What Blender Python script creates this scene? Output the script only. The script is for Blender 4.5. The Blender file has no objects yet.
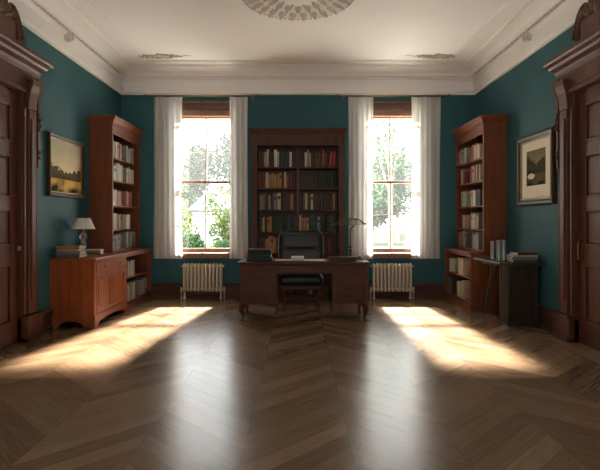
import bpy, bmesh, math, random
from mathutils import Vector, Matrix, Euler
random.seed(7)
S = bpy.context.scene
COL = S.collection
PI = math.pi

# ------------------------------------------------------------------ materials
def newmat(name):
    m = bpy.data.materials.new(name); m.use_nodes = True
    nt = m.node_tree
    return m, nt, nt.nodes['Principled BSDF']

def plain(name, c, rough=.5, metal=0, spec=.5, coat=0, var=0.0, vscale=6, bump=0, bscale=60):
    m, nt, b = newmat(name)
    b.inputs['Base Color'].default_value = (*c, 1)
    b.inputs['Roughness'].default_value = rough
    b.inputs['Metallic'].default_value = metal
    b.inputs['Specular IOR Level'].default_value = spec
    b.inputs['Coat Weight'].default_value = coat
    tc = nt.nodes.new('ShaderNodeTexCoord')
    n = nt.nodes.new('ShaderNodeTexNoise'); n.inputs['Scale'].default_value = vscale; n.inputs['Detail'].default_value = 4
    nt.links.new(tc.outputs['Object'], n.inputs['Vector'])
    r = nt.nodes.new('ShaderNodeMix'); r.data_type = 'RGBA'
    v = max(var, .04)
    r.inputs[6].default_value = (*[x * (1 - v) for x in c], 1)
    r.inputs[7].default_value = (*[min(1, x * (1 + v)) for x in c], 1)
    nt.links.new(n.outputs['Fac'], r.inputs[0]); nt.links.new(r.outputs[2], b.inputs['Base Color'])
    if bump:
        n2 = nt.nodes.new('ShaderNodeTexNoise'); n2.inputs['Scale'].default_value = bscale
        nt.links.new(tc.outputs['Object'], n2.inputs['Vector'])
        bp = nt.nodes.new('ShaderNodeBump'); bp.inputs['Strength'].default_value = bump; bp.inputs['Distance'].default_value = .01
        nt.links.new(n2.outputs['Fac'], bp.inputs['Height']); nt.links.new(bp.outputs[0], b.inputs['Normal'])
    return m

def wood(name, c1, c2, rough=.4, scale=(14, 14, 1.2), coat=.04):
    spec = .3
    m, nt, b = newmat(name)
    tc = nt.nodes.new('ShaderNodeTexCoord')
    mp = nt.nodes.new('ShaderNodeMapping'); mp.inputs['Scale'].default_value = scale
    nt.links.new(tc.outputs['Object'], mp.inputs['Vector'])
    n = nt.nodes.new('ShaderNodeTexNoise'); n.inputs['Scale'].default_value = 1.6; n.inputs['Detail'].default_value = 6
    n.inputs['Roughness'].default_value = .65; n.inputs['Distortion'].default_value = .6
    nt.links.new(mp.outputs[0], n.inputs['Vector'])
    cr = nt.nodes.new('ShaderNodeValToRGB')
    cr.color_ramp.elements[0].position = .3; cr.color_ramp.elements[0].color = (*c1, 1)
    cr.color_ramp.elements[1].position = .7; cr.color_ramp.elements[1].color = (*c2, 1)
    nt.links.new(n.outputs['Fac'], cr.inputs[0]); nt.links.new(cr.outputs[0], b.inputs['Base Color'])
    b.inputs['Specular IOR Level'].default_value = spec; b.inputs['Roughness'].default_value = rough; b.inputs['Coat Weight'].default_value = coat
    b.inputs['Coat Roughness'].default_value = .25
    bp = nt.nodes.new('ShaderNodeBump'); bp.inputs['Strength'].default_value = .12; bp.inputs['Distance'].default_value = .004
    nt.links.new(n.outputs['Fac'], bp.inputs['Height']); nt.links.new(bp.outputs[0], b.inputs['Normal'])
    return m

M = {}
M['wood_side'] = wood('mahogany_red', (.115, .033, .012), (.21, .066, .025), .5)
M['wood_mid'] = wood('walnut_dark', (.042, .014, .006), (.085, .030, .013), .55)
M['wood_desk'] = wood('mahogany_dark', (.048, .012, .004), (.105, .027, .008), .5, (3, 14, 14))
M['wood_cab'] = wood('mahogany_warm', (.15, .036, .009), (.28, .078, .022), .45)
M['wood_door'] = wood('oak_door_dark', (.06, .019, .008), (.115, .037, .016), .5)
M['wood_win'] = wood('window_wood', (.20, .11, .065), (.33, .19, .12), .5)
M['wood_head'] = wood('blind_box_wood', (.10, .05, .04), (.17, .09, .075), .5, (2, 14, 14))
M['wood_base'] = wood('skirting_wood', (.05, .020, .011), (.095, .038, .02), .42, (2, 14, 14))
M['wood_black'] = wood('blackened_wood', (.022, .017, .012), (.045, .034, .025), .35, (14, 14, 2))
M['bar_white'] = plain('window_paint', (.55, .52, .46), .45)
M['teal'] = plain('teal_wall_paint', (.028, .100, .114), .6, spec=.2, var=.14, vscale=1.3, bump=.08, bscale=120)
M['plaster'] = plain('ceiling_plaster', (.80, .78, .75), .8, var=.04, vscale=1.5, bump=.05, bscale=30)
M['plaster_orn'] = plain('ornament_plaster', (.52, .47, .40), .8, var=.5, vscale=14, bump=.3, bscale=40)
M['cream_metal'] = plain('radiator_enamel', (.62, .55, .42), .35, spec=.6)
M['brass'] = plain('aged_brass', (.24, .16, .08), .4, 1)
M['bronze'] = plain('dark_bronze', (.035, .028, .022), .35, .8)
M['leather'] = plain('black_leather', (.012, .013, .012), .38, spec=.5, bump=.25, bscale=180)
M['shade'] = plain('lamp_shade_linen', (.72, .67, .58), .8, bump=.1, bscale=250)
M['paper'] = plain('page_paper', (.62, .56, .44), .85)
M['white_paper'] = plain('white_paper', (.75, .74, .70), .8)
M['pewter'] = plain('pewter', (.34, .34, .33), .3, .85)
M['gilt'] = plain('gilt', (.30, .20, .08), .45, .6, var=.3, vscale=40)
M['frame_dark'] = wood('picture_frame_wood', (.022, .014, .008), (.055, .035, .018), .4, (8, 8, 8))
M['mat_board'] = plain('mat_board', (.70, .64, .50), .85)
M['lawn'] = plain('lawn_grass', (.040, .055, .022), .9, var=.3, vscale=.6)
M['bounce_gravel'] = plain('pale_bounce_gravel', (.74, .71, .66), .9, var=.1, vscale=8)  # kept pale so the added terrace reflects light indoors
M['bark'] = plain('tree_bark', (.08, .06, .045), .9, var=.3, vscale=10)
M['black_iron'] = plain('black_iron', (.02, .02, .02), .5)
M['stone'] = plain('house_stone', (.10, .11, .13), .9, var=.15, vscale=2)
M['slate'] = plain('roof_slate', (.04, .05, .07), .8, var=.15, vscale=5)

def leafmat(name, c, tr=.5):
    m, nt, b = newmat(name)
    nt.nodes.remove(b)
    out = nt.nodes['Material Output']
    d = nt.nodes.new('ShaderNodeBsdfDiffuse'); t = nt.nodes.new('ShaderNodeBsdfTranslucent')
    oi = nt.nodes.new('ShaderNodeTexCoord'); n = nt.nodes.new('ShaderNodeTexNoise'); n.inputs['Scale'].default_value = 2.5
    nt.links.new(oi.outputs['Object'], n.inputs['Vector'])
    mx = nt.nodes.new('ShaderNodeMix'); mx.data_type = 'RGBA'
    mx.inputs[6].default_value = (*[x * .6 for x in c], 1); mx.inputs[7].default_value = (*[min(1, x * 1.4) for x in c], 1)
    nt.links.new(n.outputs['Fac'], mx.inputs[0])
    nt.links.new(mx.outputs[2], d.inputs[0]); nt.links.new(mx.outputs[2], t.inputs[0])
    ms = nt.nodes.new('ShaderNodeMixShader'); ms.inputs[0].default_value = tr
    nt.links.new(d.outputs[0], ms.inputs[1]); nt.links.new(t.outputs[0], ms.inputs[2])
    nt.links.new(ms.outputs[0], out.inputs['Surface'])
    return m
M['leaf_dark'] = leafmat('leaves_dark', (.010, .027, .017), .35)
M['leaf_mid'] = leafmat('leaves_mid', (.022, .046, .022), .4)
M['leaf_pale'] = leafmat('leaves_pale', (.075, .10, .042), .4)
M['petal'] = leafmat('petals_cream', (.60, .55, .38), .4)

def curtainmat():
    m, nt, b = newmat('sheer_white_linen'); nt.nodes.remove(b)
    out = nt.nodes['Material Output']
    d = nt.nodes.new('ShaderNodeBsdfDiffuse'); d.inputs[0].default_value = (.88, .87, .84, 1)
    t = nt.nodes.new('ShaderNodeBsdfTranslucent'); t.inputs[0].default_value = (.42, .41, .39, 1)
    tp = nt.nodes.new('ShaderNodeBsdfTransparent')
    m1 = nt.nodes.new('ShaderNodeMixShader'); m1.inputs[0].default_value = .5
    nt.links.new(d.outputs[0], m1.inputs[1]); nt.links.new(t.outputs[0], m1.inputs[2])
    m2 = nt.nodes.new('ShaderNodeMixShader'); m2.inputs[0].default_value = .10
    nt.links.new(m1.outputs[0], m2.inputs[1]); nt.links.new(tp.outputs[0], m2.inputs[2])
    nt.links.new(m2.outputs[0], out.inputs['Surface'])
    return m
M['curtain'] = curtainmat()

def glassmat(name, tint=(.96, .98, .97), refl=.06):
    m, nt, b = newmat(name); nt.nodes.remove(b)
    out = nt.nodes['Material Output']
    tp = nt.nodes.new('ShaderNodeBsdfTransparent'); tp.inputs[0].default_value = (*tint, 1)
    g = nt.nodes.new('ShaderNodeBsdfGlossy'); g.inputs['Roughness'].default_value = .02
    ms = nt.nodes.new('ShaderNodeMixShader'); ms.inputs[0].default_value = refl
    nt.links.new(tp.outputs[0], ms.inputs[1]); nt.links.new(g.outputs[0], ms.inputs[2])
    nt.links.new(ms.outputs[0], out.inputs['Surface'])
    return m
M['glass'] = glassmat('window_glass')
M['shade_glass'] = glassmat('smoked_glass', (.96, .95, .92), .03)
M['picture_glass'] = glassmat('picture_glass', (1, 1, 1), .03)
def clearglass():
    m, nt, b = newmat('cut_glass')
    b.inputs['Base Color'].default_value = (.9, .88, .82, 1); b.inputs['Roughness'].default_value = .08
    b.inputs['Transmission Weight'].default_value = .8; b.inputs['IOR'].default_value = 1.4
    return m
M['cut_glass'] = clearglass()

# --- chevron parquet
def math_node(nt, op, a, b=None, c=None):
    n = nt.nodes.new('ShaderNodeMath'); n.operation = op
    for i, v in enumerate((a, b, c)):
        if v is None: continue
        if isinstance(v, (int, float)): n.inputs[i].default_value = v
        else: nt.links.new(v, n.inputs[i])
    return n.outputs[0]

def floormat():
    m, nt, b = newmat('oak_chevron_parquet')
    tc = nt.nodes.new('ShaderNodeTexCoord'); sp = nt.nodes.new('ShaderNodeSeparateXYZ')
    nt.links.new(tc.outputs['Object'], sp.inputs[0])
    X, Y = sp.outputs[0], sp.outputs[1]
    w = .62                                              # width of one chevron column
    u = math_node(nt, 'DIVIDE', math_node(nt, 'ADD', X, 10 * w * 2 + .31), w)
    ci = math_node(nt, 'FLOOR', u)
    fr = math_node(nt, 'FRACT', u)
    par = math_node(nt, 'MODULO', ci, 2.0)
    sgn = math_node(nt, 'SUBTRACT', math_node(nt, 'MULTIPLY', par, 2.0), 1.0)
    slope = .62
    off = math_node(nt, 'MULTIPLY', math_node(nt, 'MULTIPLY', math_node(nt, 'SUBTRACT', fr, .5), sgn), w * slope * 1.6)
    v = math_node(nt, 'DIVIDE', math_node(nt, 'ADD', math_node(nt, 'ADD', Y, 20), off), .19)
    bi = math_node(nt, 'FLOOR', v); bf = math_node(nt, 'FRACT', v)
    cb = nt.nodes.new('ShaderNodeCombineXYZ'); nt.links.new(ci, cb.inputs[0]); nt.links.new(bi, cb.inputs[1])
    wn = nt.nodes.new('ShaderNodeTexWhiteNoise'); wn.noise_dimensions = '2D'; nt.links.new(cb.outputs[0], wn.inputs['Vector'])
    # grain runs along the plank
    gx = math_node(nt, 'MULTIPLY', fr, 1.6)
    gy = math_node(nt, 'MULTIPLY', v, 2.6)
    gc = nt.nodes.new('ShaderNodeCombineXYZ'); nt.links.new(gx, gc.inputs[0]); nt.links.new(gy, gc.inputs[1]); nt.links.new(math_node(nt, 'MULTIPLY', wn.outputs['Value'], 30), gc.inputs[2])
    gn = nt.nodes.new('ShaderNodeTexNoise'); gn.inputs['Scale'].default_value = 2.0; gn.inputs['Detail'].default_value = 7; gn.inputs['Distortion'].default_value = .8; gn.inputs['Roughness'].default_value = .6
    nt.links.new(gc.outputs[0], gn.inputs['Vector'])
    big = nt.nodes.new('ShaderNodeTexNoise'); big.inputs['Scale'].default_value = .9; big.inputs['Detail'].default_value = 3
    nt.links.new(tc.outputs['Object'], big.inputs['Vector'])
    f = math_node(nt, 'ADD', math_node(nt, 'ADD', .03, math_node(nt, 'MULTIPLY', wn.outputs['Value'], .30)), math_node(nt, 'ADD', .08, math_node(nt, 'MULTIPLY', gn.outputs['Fac'], .52)))
    f = math_node(nt, 'ADD', f, math_node(nt, 'MULTIPLY', math_node(nt, 'SUBTRACT', big.outputs['Fac'], .5), .35))
    cr = nt.nodes.new('ShaderNodeValToRGB')
    e = cr.color_ramp.elements
    e[0].position = .2; e[0].color = (.100, .056, .030, 1)
    e[1].position = .85; e[1].color = (.30, .19, .11, 1)
    k = e.new(.5); k.color = (.19, .115, .062, 1)
    nt.links.new(f, cr.inputs[0])
    # seams
    d1 = math_node(nt, 'MINIMUM', bf, math_node(nt, 'SUBTRACT', 1, bf))
    s1 = math_node(nt, 'LESS_THAN', d1, .016)
    d2 = math_node(nt, 'MINIMUM', fr, math_node(nt, 'SUBTRACT', 1, fr))
    s2 = math_node(nt, 'LESS_THAN', d2, .004)
    s = math_node(nt, 'MAXIMUM', s1, s2)
    mx = nt.nodes.new('ShaderNodeMix'); mx.data_type = 'RGBA'
    nt.links.new(math_node(nt, 'MULTIPLY', s, .4), mx.inputs[0]); nt.links.new(cr.outputs[0], mx.inputs[6]); mx.inputs[7].default_value = (.035, .02, .012, 1)
    nt.links.new(mx.outputs[2], b.inputs['Base Color'])
    rn = math_node(nt, 'ADD', .17, math_node(nt, 'MULTIPLY', gn.outputs['Fac'], .13))
    nt.links.new(rn, b.inputs['Roughness'])
    b.inputs['Specular IOR Level'].default_value = .40
    hn = nt.nodes.new('ShaderNodeTexNoise'); hn.inputs['Scale'].default_value = 5; hn.inputs['Detail'].default_value = 3
    nt.links.new(tc.outputs['Object'], hn.inputs['Vector'])
    h = math_node(nt, 'SUBTRACT', math_node(nt, 'ADD', math_node(nt, 'MULTIPLY', gn.outputs['Fac'], .10), math_node(nt, 'MULTIPLY', hn.outputs['Fac'], .6)), math_node(nt, 'MULTIPLY', s, .5))
    bp = nt.nodes.new('ShaderNodeBump'); bp.inputs['Strength'].default_value = .18; bp.inputs['Distance'].default_value = .01
    nt.links.new(h, bp.inputs['Height']); nt.links.new(bp.outputs[0], b.inputs['Normal'])
    return m
M['floor'] = floormat()

# --- painted canvases (landscapes), local x/z of the canvas
def canvasmat(name, sky_top, sky_low, land, dark, horizon, treeh, spot=None):
    m, nt, b = newmat(name)
    tc = nt.nodes.new('ShaderNodeTexCoord'); sp = nt.nodes.new('ShaderNodeSeparateXYZ')
    nt.links.new(tc.outputs['Generated'], sp.inputs[0])
    U, V = sp.outputs[0], sp.outputs[2]
    n1 = nt.nodes.new('ShaderNodeTexNoise'); n1.inputs['Scale'].default_value = 15; n1.inputs['Detail'].default_value = 6
    nt.links.new(tc.outputs['Generated'], n1.inputs['Vector'])
    n2 = nt.nodes.new('ShaderNodeTexNoise'); n2.inputs['Scale'].default_value = 3.2; n2.inputs['Detail'].default_value = 5
    nt.links.new(tc.outputs['Generated'], n2.inputs['Vector'])
    sky = nt.nodes.new('ShaderNodeMix'); sky.data_type = 'RGBA'
    sky.inputs[6].default_value = (*sky_low, 1); sky.inputs[7].default_value = (*sky_top, 1)
    nt.links.new(math_node(nt, 'ADD', V, math_node(nt, 'MULTIPLY', math_node(nt, 'SUBTRACT', n2.outputs['Fac'], .5), .6)), sky.inputs[0])
    # land
    ld = nt.nodes.new('ShaderNodeMix'); ld.data_type = 'RGBA'
    ld.inputs[6].default_value = (*dark, 1); ld.inputs[7].default_value = (*land, 1)
    nt.links.new(math_node(nt, 'SMOOTH_MIN', 1.0, math_node(nt, 'MULTIPLY', math_node(nt, 'SUBTRACT', math_node(nt, 'ADD', n2.outputs['Fac'], math_node(nt, 'MULTIPLY', V, .9)), .52), 4.5), .1), ld.inputs[0])
    m1 = nt.nodes.new('ShaderNodeMix'); m1.data_type = 'RGBA'
    island = math_node(nt, 'LESS_THAN', math_node(nt, 'ADD', V, math_node(nt, 'MULTIPLY', U, .10)), horizon + .02)
    nt.links.new(island, m1.inputs[0]); nt.links.new(sky.outputs[2], m1.inputs[6]); nt.links.new(ld.outputs[2], m1.inputs[7])
    # tree masses standing on the horizon, taller towards both sides
    side = math_node(nt, 'ABSOLUTE', math_node(nt, 'SUBTRACT', U, .55))
    top = math_node(nt, 'ADD', horizon - .14, math_node(nt, 'ADD', math_node(nt, 'MULTIPLY', n1.outputs['Fac'], treeh), math_node(nt, 'MULTIPLY', side, treeh * .7)))
    t1 = math_node(nt, 'LESS_THAN', V, top)
    t2 = math_node(nt, 'GREATER_THAN', V, horizon - .10)
    m2 = nt.nodes.new('ShaderNodeMix'); m2.data_type = 'RGBA'
    nt.links.new(math_node(nt, 'MULTIPLY', math_node(nt, 'MULTIPLY', t1, t2), .9), m2.inputs[0]); nt.links.new(m1.outputs[2], m2.inputs[6]); m2.inputs[7].default_value = (*dark, 1)
    last = m2.outputs[2]
    if spot:
        du = math_node(nt, 'DIVIDE', math_node(nt, 'SUBTRACT', U, spot[0]), spot[2]); dv = math_node(nt, 'DIVIDE', math_node(nt, 'SUBTRACT', V, spot[1]), spot[3])
        r = math_node(nt, 'ADD', math_node(nt, 'MULTIPLY', du, du), math_node(nt, 'MULTIPLY', dv, dv))
        r = math_node(nt, 'ADD', r, math_node(nt, 'MULTIPLY', n1.outputs['Fac'], .9))
        m3 = nt.nodes.new('ShaderNodeMix'); m3.data_type = 'RGBA'
        nt.links.new(math_node(nt, 'LESS_THAN', r, 1.15), m3.inputs[0]); nt.links.new(last, m3.inputs[6]); m3.inputs[7].default_value = (.62, .55, .38, 1)
        last = m3.outputs[2]
    nt.links.new(last, b.inputs['Base Color']); b.inputs['Roughness'].default_value = .8; b.inputs['Specular IOR Level'].default_value = .08
    return m
M['canvas_a'] = canvasmat('oil_landscape_pale_sky', (.42, .40, .30), (.88, .72, .42), (.62, .40, .10), (.022, .022, .010), .36, .36)
M['canvas_b'] = canvasmat('oil_landscape_olive', (.15, .14, .07), (.36, .31, .16), (.09, .075, .03), (.012, .014, .009), .44, .62, (.24, .27, .22, .10))

# book cloth colours
BC = {'k': ((0.014, 0.0172, 0.014), 'black-green'), 'g': ((0.0172, 0.0468, 0.0273), 'dark green'), 't': ((0.0234, 0.0663, 0.0585), 'teal'),
      'b': ((0.0585, 0.0312, 0.0172), 'brown'), 'n': ((0.039, 0.025, 0.0172), 'dark brown'), 'r': ((0.156, 0.0351, 0.0234), 'brick red'), 'R': ((0.3276, 0.0156, 0.0156), 'bright red'),
      'd': ((0.078, 0.014, 0.0125), 'dark red'), 'c': ((0.4056, 0.3354, 0.2184), 'cream'), 'w': ((0.4836, 0.4524, 0.3744), 'off-white'), 'y': ((0.2652, 0.1638, 0.0624), 'tan'),
      'o': ((0.3276, 0.156, 0.0468), 'orange-tan'), 's': ((0.2028, 0.195, 0.1716), 'grey'), 'p': ((0.3276, 0.1716, 0.1326), 'dusty pink'), 'e': ((0.2808, 0.2964, 0.234), 'grey-green'), 'h': ((0.1248, 0.1092, 0.0936), 'charcoal grey')}
for k, (c, nm) in BC.items():
    M['bk_' + k] = plain('book_cloth_' + nm.replace(' ', '_').replace('-', '_'), c, .6, var=.12, vscale=20)

# ------------------------------------------------------------------ geometry helpers
ORG = {}
def worldpos(o):
    p = Vector((0, 0, 0))
    while o is not None:
        p += o.location; o = o.parent
    return p
def obj(name, bm, mats, parent=None, loc=None, bevel=0, smooth=False, rot=None, local=False):
    """link bm as ONE mesh object.  World-space verts are shifted to the thing's base unless local."""
    me = bpy.data.meshes.new(name)
    if not local:
        org = worldpos(parent) if parent else Vector(loc or (0, 0, 0))
        if org.length > 0: bmesh.ops.translate(bm, verts=bm.verts, vec=-org)
    bmesh.ops.recalc_face_normals(bm, faces=bm.faces)
    bm.to_mesh(me); bm.free()
    if not isinstance(mats, (list, tuple)): mats = [mats]
    for m in mats: me.materials.append(M[m] if isinstance(m, str) else m)
    if smooth:
        for p in me.polygons: p.use_smooth = True
        try: me.set_sharp_from_angle(angle=math.radians(40))
        except Exception: pass
    o = bpy.data.objects.new(name, me); COL.objects.link(o)
    if parent: o.parent = parent
    elif loc is not None: o.location = loc
    if rot is not None: o.rotation_euler = (0, 0, rot)
    if bevel:
        b = o.modifiers.new('bevel', 'BEVEL'); b.width = bevel; b.segments = 2; b.limit_method = 'ANGLE'; b.angle_limit = math.radians(35)
    return o
def tag(o, label, cat, group=None):
    o['label'] = label; o['category'] = cat
    if group: o['group'] = group
    return o
def thing(name, label, cat, loc=(0, 0, 0), rot=0, group=None):
    o = bpy.data.objects.new(name, None); COL.objects.link(o); o.empty_display_size = .1
    o.location = loc; o.rotation_euler = (0, 0, rot)
    return tag(o, label, cat, group)
def struct(name, bm, mat, parent=None, **kw):
    o = obj(name, bm, mat, parent, **kw)
    if parent is None: o['kind'] = 'structure'
    return o
def B(): return bmesh.new()
def box(bm, x0, x1, y0, y1, z0, z1, mi=0):
    vs = [bm.verts.new(p) for p in ((x0, y0, z0), (x1, y0, z0), (x1, y1, z0), (x0, y1, z0), (x0, y0, z1), (x1, y0, z1), (x1, y1, z1), (x0, y1, z1))]
    fs = []
    for f in ((0, 3, 2, 1), (4, 5, 6, 7), (0, 1, 5, 4), (1, 2, 6, 5), (2, 3, 7, 6), (3, 0, 4, 7)):
        fc = bm.faces.new([vs[i] for i in f]); fc.material_index = mi; fs.append(fc)
    return vs
def prism(bm, pts, a, b, ax='y', mi=0):
    """extrude a 2-D outline between a and b.  ax y: pts=(x,z); x: pts=(y,z); z: pts=(x,y)"""
    def P(p, t):
        return {'y': (p[0], t, p[1]), 'x': (t, p[0], p[1]), 'z': (p[0], p[1], t)}[ax]
    v0 = [bm.verts.new(P(p, a)) for p in pts]; v1 = [bm.verts.new(P(p, b)) for p in pts]
    n = len(pts)
    fs = [bm.faces.new(v0), bm.faces.new(v1[::-1])]
    for i in range(n): fs.append(bm.faces.new((v0[i], v0[(i + 1) % n], v1[(i + 1) % n], v1[i])))
    for f in fs: f.material_index = mi
    return v0 + v1
def lathe(bm, prof, cx=0, cy=0, seg=24, mi=0, axis='z', cz=0):
    rings = []
    for r, z in prof:
        ring = []
        for i in range(seg):
            a = 2 * PI * i / seg
            if axis == 'z': p = (cx + r * math.cos(a), cy + r * math.sin(a), cz + z)
            elif axis == 'x': p = (cx + z, cy + r * math.cos(a), cz + r * math.sin(a))
            else: p = (cx + r * math.cos(a), cy + z, cz + r * math.sin(a))
            ring.append(bm.verts.new(p))
        rings.append(ring)
    for a, b in zip(rings, rings[1:]):
        for i in range(seg):
            f = bm.faces.new((a[i], a[(i + 1) % seg], b[(i + 1) % seg], b[i])); f.material_index = mi
    for ring in (rings[0], rings[-1]):
        f = bm.faces.new(ring); f.material_index = mi
def tube(bm, pts, rad, seg=8, mi=0, close=True):
    pts = [Vector(p) for p in pts]
    if not isinstance(rad, (list, tuple)): rad = [rad] * len(pts)
    rings = []; up = None
    for i, p in enumerate(pts):
        t = (pts[min(i + 1, len(pts) - 1)] - pts[max(i - 1, 0)]).normalized()
        if up is None:
            up = Vector((0, 0, 1)) if abs(t.z) < .9 else Vector((1, 0, 0))
        s = t.cross(up).normalized(); up = s.cross(t).normalized()
        rings.append([bm.verts.new(p + rad[i] * (math.cos(2 * PI * k / seg) * s + math.sin(2 * PI * k / seg) * up)) for k in range(seg)])
    for a, b in zip(rings, rings[1:]):
        for i in range(seg):
            f = bm.faces.new((a[i], a[(i + 1) % seg], b[(i + 1) % seg], b[i])); f.material_index = mi
    if close:
        for r in (rings[0], rings[-1]): bm.faces.new(r).material_index = mi
def rbox(bm, x0, x1, y0, y1, z0, z1, r, seg=4):
    """rounded cushion"""
    vs = box(bm, x0, x1, y0, y1, z0, z1)
    es = [e for e in bm.edges if all(v in vs for v in e.verts)]
    bmesh.ops.bevel(bm, geom=es, offset=r, segments=seg, profile=.5, affect='EDGES')

# ------------------------------------------------------------------ room
XW, YB, YR, ZC = 3.05, 8.62, -1.6, 3.92
EYE = 1.32
WZ0, WZ1 = .77, 3.40            # window opening
WINX = [(-2.12, -1.10), (1.10, 2.12)]
bm = B(); box(bm, -XW - .2, XW + .2, YR - .2, YB + .3, -.12, 0); struct('floor', bm, 'floor')
bm = B(); box(bm, -XW - .2, XW + .2, YR - .2, YB + .3, ZC, ZC + .15); struct('ceiling', bm, 'plaster')
# rear wall of the view, with the two windows cut out
bm = B()
xs = [-XW - .2, WINX[0][0], WINX[0][1], WINX[1][0], WINX[1][1], XW + .2]
for i in range(5):
    if i in (1, 3):
        box(bm, xs[i], xs[i + 1], YB, YB + .28, 0, WZ0); box(bm, xs[i], xs[i + 1], YB, YB + .28, WZ1, ZC)
    else: box(bm, xs[i], xs[i + 1], YB, YB + .28, 0, ZC)
struct('wall_back', bm, 'teal')
for s, nm in ((-1, 'left'), (1, 'right')):
    bm = B()
    a, b = sorted((s * XW, s * (XW + .2)))
    # doorway opening between y 4.42 and 5.42
    box(bm, a, b, YR, 4.42, 0, ZC); box(bm, a, b, 5.42, YB, 0, ZC); box(bm, a, b, 4.42, 5.42, 2.72, ZC)
    struct('wall_' + nm, bm, 'teal')
# wall behind the camera with a tall opening added to let in fill light
bm = B(); fx = [-XW, -.6, .6, XW]
for i in range(3):
    if i == 1:
        box(bm, fx[i], fx[i + 1], YR - .2, YR, 0, .5); box(bm, fx[i], fx[i + 1], YR - .2, YR, 3.5, ZC)
    else: box(bm, fx[i], fx[i + 1], YR - .2, YR, 0, ZC)
struct('wall_front', bm, 'teal')
# chimney-breast step of the back wall
for s in (-1, 1):
    pass

# cornice: one profile run along each wall
PROF = [(0, 3.49), (.035, 3.49), (.035, 3.52), (.055, 3.535), (.055, 3.575), (.03, 3.59), (.03, 3.73), (.06, 3.745), (.075, 3.775),
        (.12, 3.79), (.12, 3.805)] + [(.12 + .19 * (1 - math.cos(t * PI / 2 / 5)), 3.805 + .085 * math.sin(t * PI / 2 / 5)) for t in range(1, 6)] + [(.31, 3.905), (.33, 3.919), (0, 3.919)]
bm = B(); prism(bm, [(XW - p, z) for p, z in PROF], YR, YB, 'y'); struct('trim_1', bm, 'plaster')
bm = B(); prism(bm, [(-XW + p, z) for p, z in PROF], YR, YB, 'y'); struct('trim_2', bm, 'plaster')
bm = B(); prism(bm, [(YB - p, z) for p, z in PROF], -XW + .02, XW - .02, 'x')
box(bm, -2.66, 2.66, YB - .075, YB, 3.50, 3.735)
struct('trim_3', bm, 'plaster')
# thin panel moulding on the ceiling
bm = B()
def frame_strip(bm, x0, x1, y0, y1, w, z0, z1):
    box(bm, x0, x1, y0, y0 + w, z0, z1); box(bm, x0, x1, y1 - w, y1, z0, z1)
    box(bm, x0, x0 + w, y0, y1, z0, z1); box(bm, x1 - w, x1, y0, y1, z0, z1)
frame_strip(bm, -2.52, 2.52, -.8, 8.16, .035, ZC - .012, ZC - .001)
frame_strip(bm, -2.46, 2.46, -.74, 8.10, .012, ZC - .018, ZC - .001)
struct('trim_4', bm, 'plaster', bevel=.004)
# run of carved leaves along the side cornices
for s, nm in ((-1, 'trim_5'), (1, 'trim_6')):
    bm = B(); y = 2.2
    while y < 8.3:
        r = .022 + .006 * random.random()
        x = s * (XW - .095)
        mt = Matrix.Translation((x, y, 3.778)) @ Matrix.Rotation(random.uniform(-.4, .4), 4, 'X') @ Matrix.Diagonal((.020, r * 1.5, .024, 1))
        bmesh.ops.create_icosphere(bm, subdivisions=1, radius=1, matrix=mt); y += .07
    # cross-bar brackets
    for yb in (3.3, 4.9, 6.5):
        x0, x1 = sorted((s * (XW - .10), s * (XW - .02)))
        box(bm, x0, x1, yb - .035, yb + .035, 3.66, 3.79)
        for k in range(5):
            mt = Matrix.Translation((s * (XW - .10), yb + .03 * (k - 2), 3.71 + .03 * (k % 2))) @ Matrix.Diagonal((.015, .018, .030, 1))
            bmesh.ops.create_icosphere(bm, subdivisions=1, radius=1, matrix=mt)
    struct(nm, bm, 'plaster_orn', smooth=True)
# baseboards
BP = [(0, 0), (.05, 0), (.05, .03), (.035, .05), (.035, .19), (.05, .2), (.045, .225), (.02, .25), (0, .25)]
bm = B(); prism(bm, [(YB - p, z) for p, z in BP], -XW, XW, 'x'); struct('baseboard_back', bm, 'wood_base')
for s, nm in ((-1, 'left'), (1, 'right')):
    bm = B()
    prism(bm, [(s * (XW - p), z) for p, z in BP], 5.77, YB, 'y')
    prism(bm, [(s * (XW - p), z) for p, z in BP], YR, 4.08, 'y')
    struct('baseboard_' + nm, bm, 'wood_base')

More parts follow.
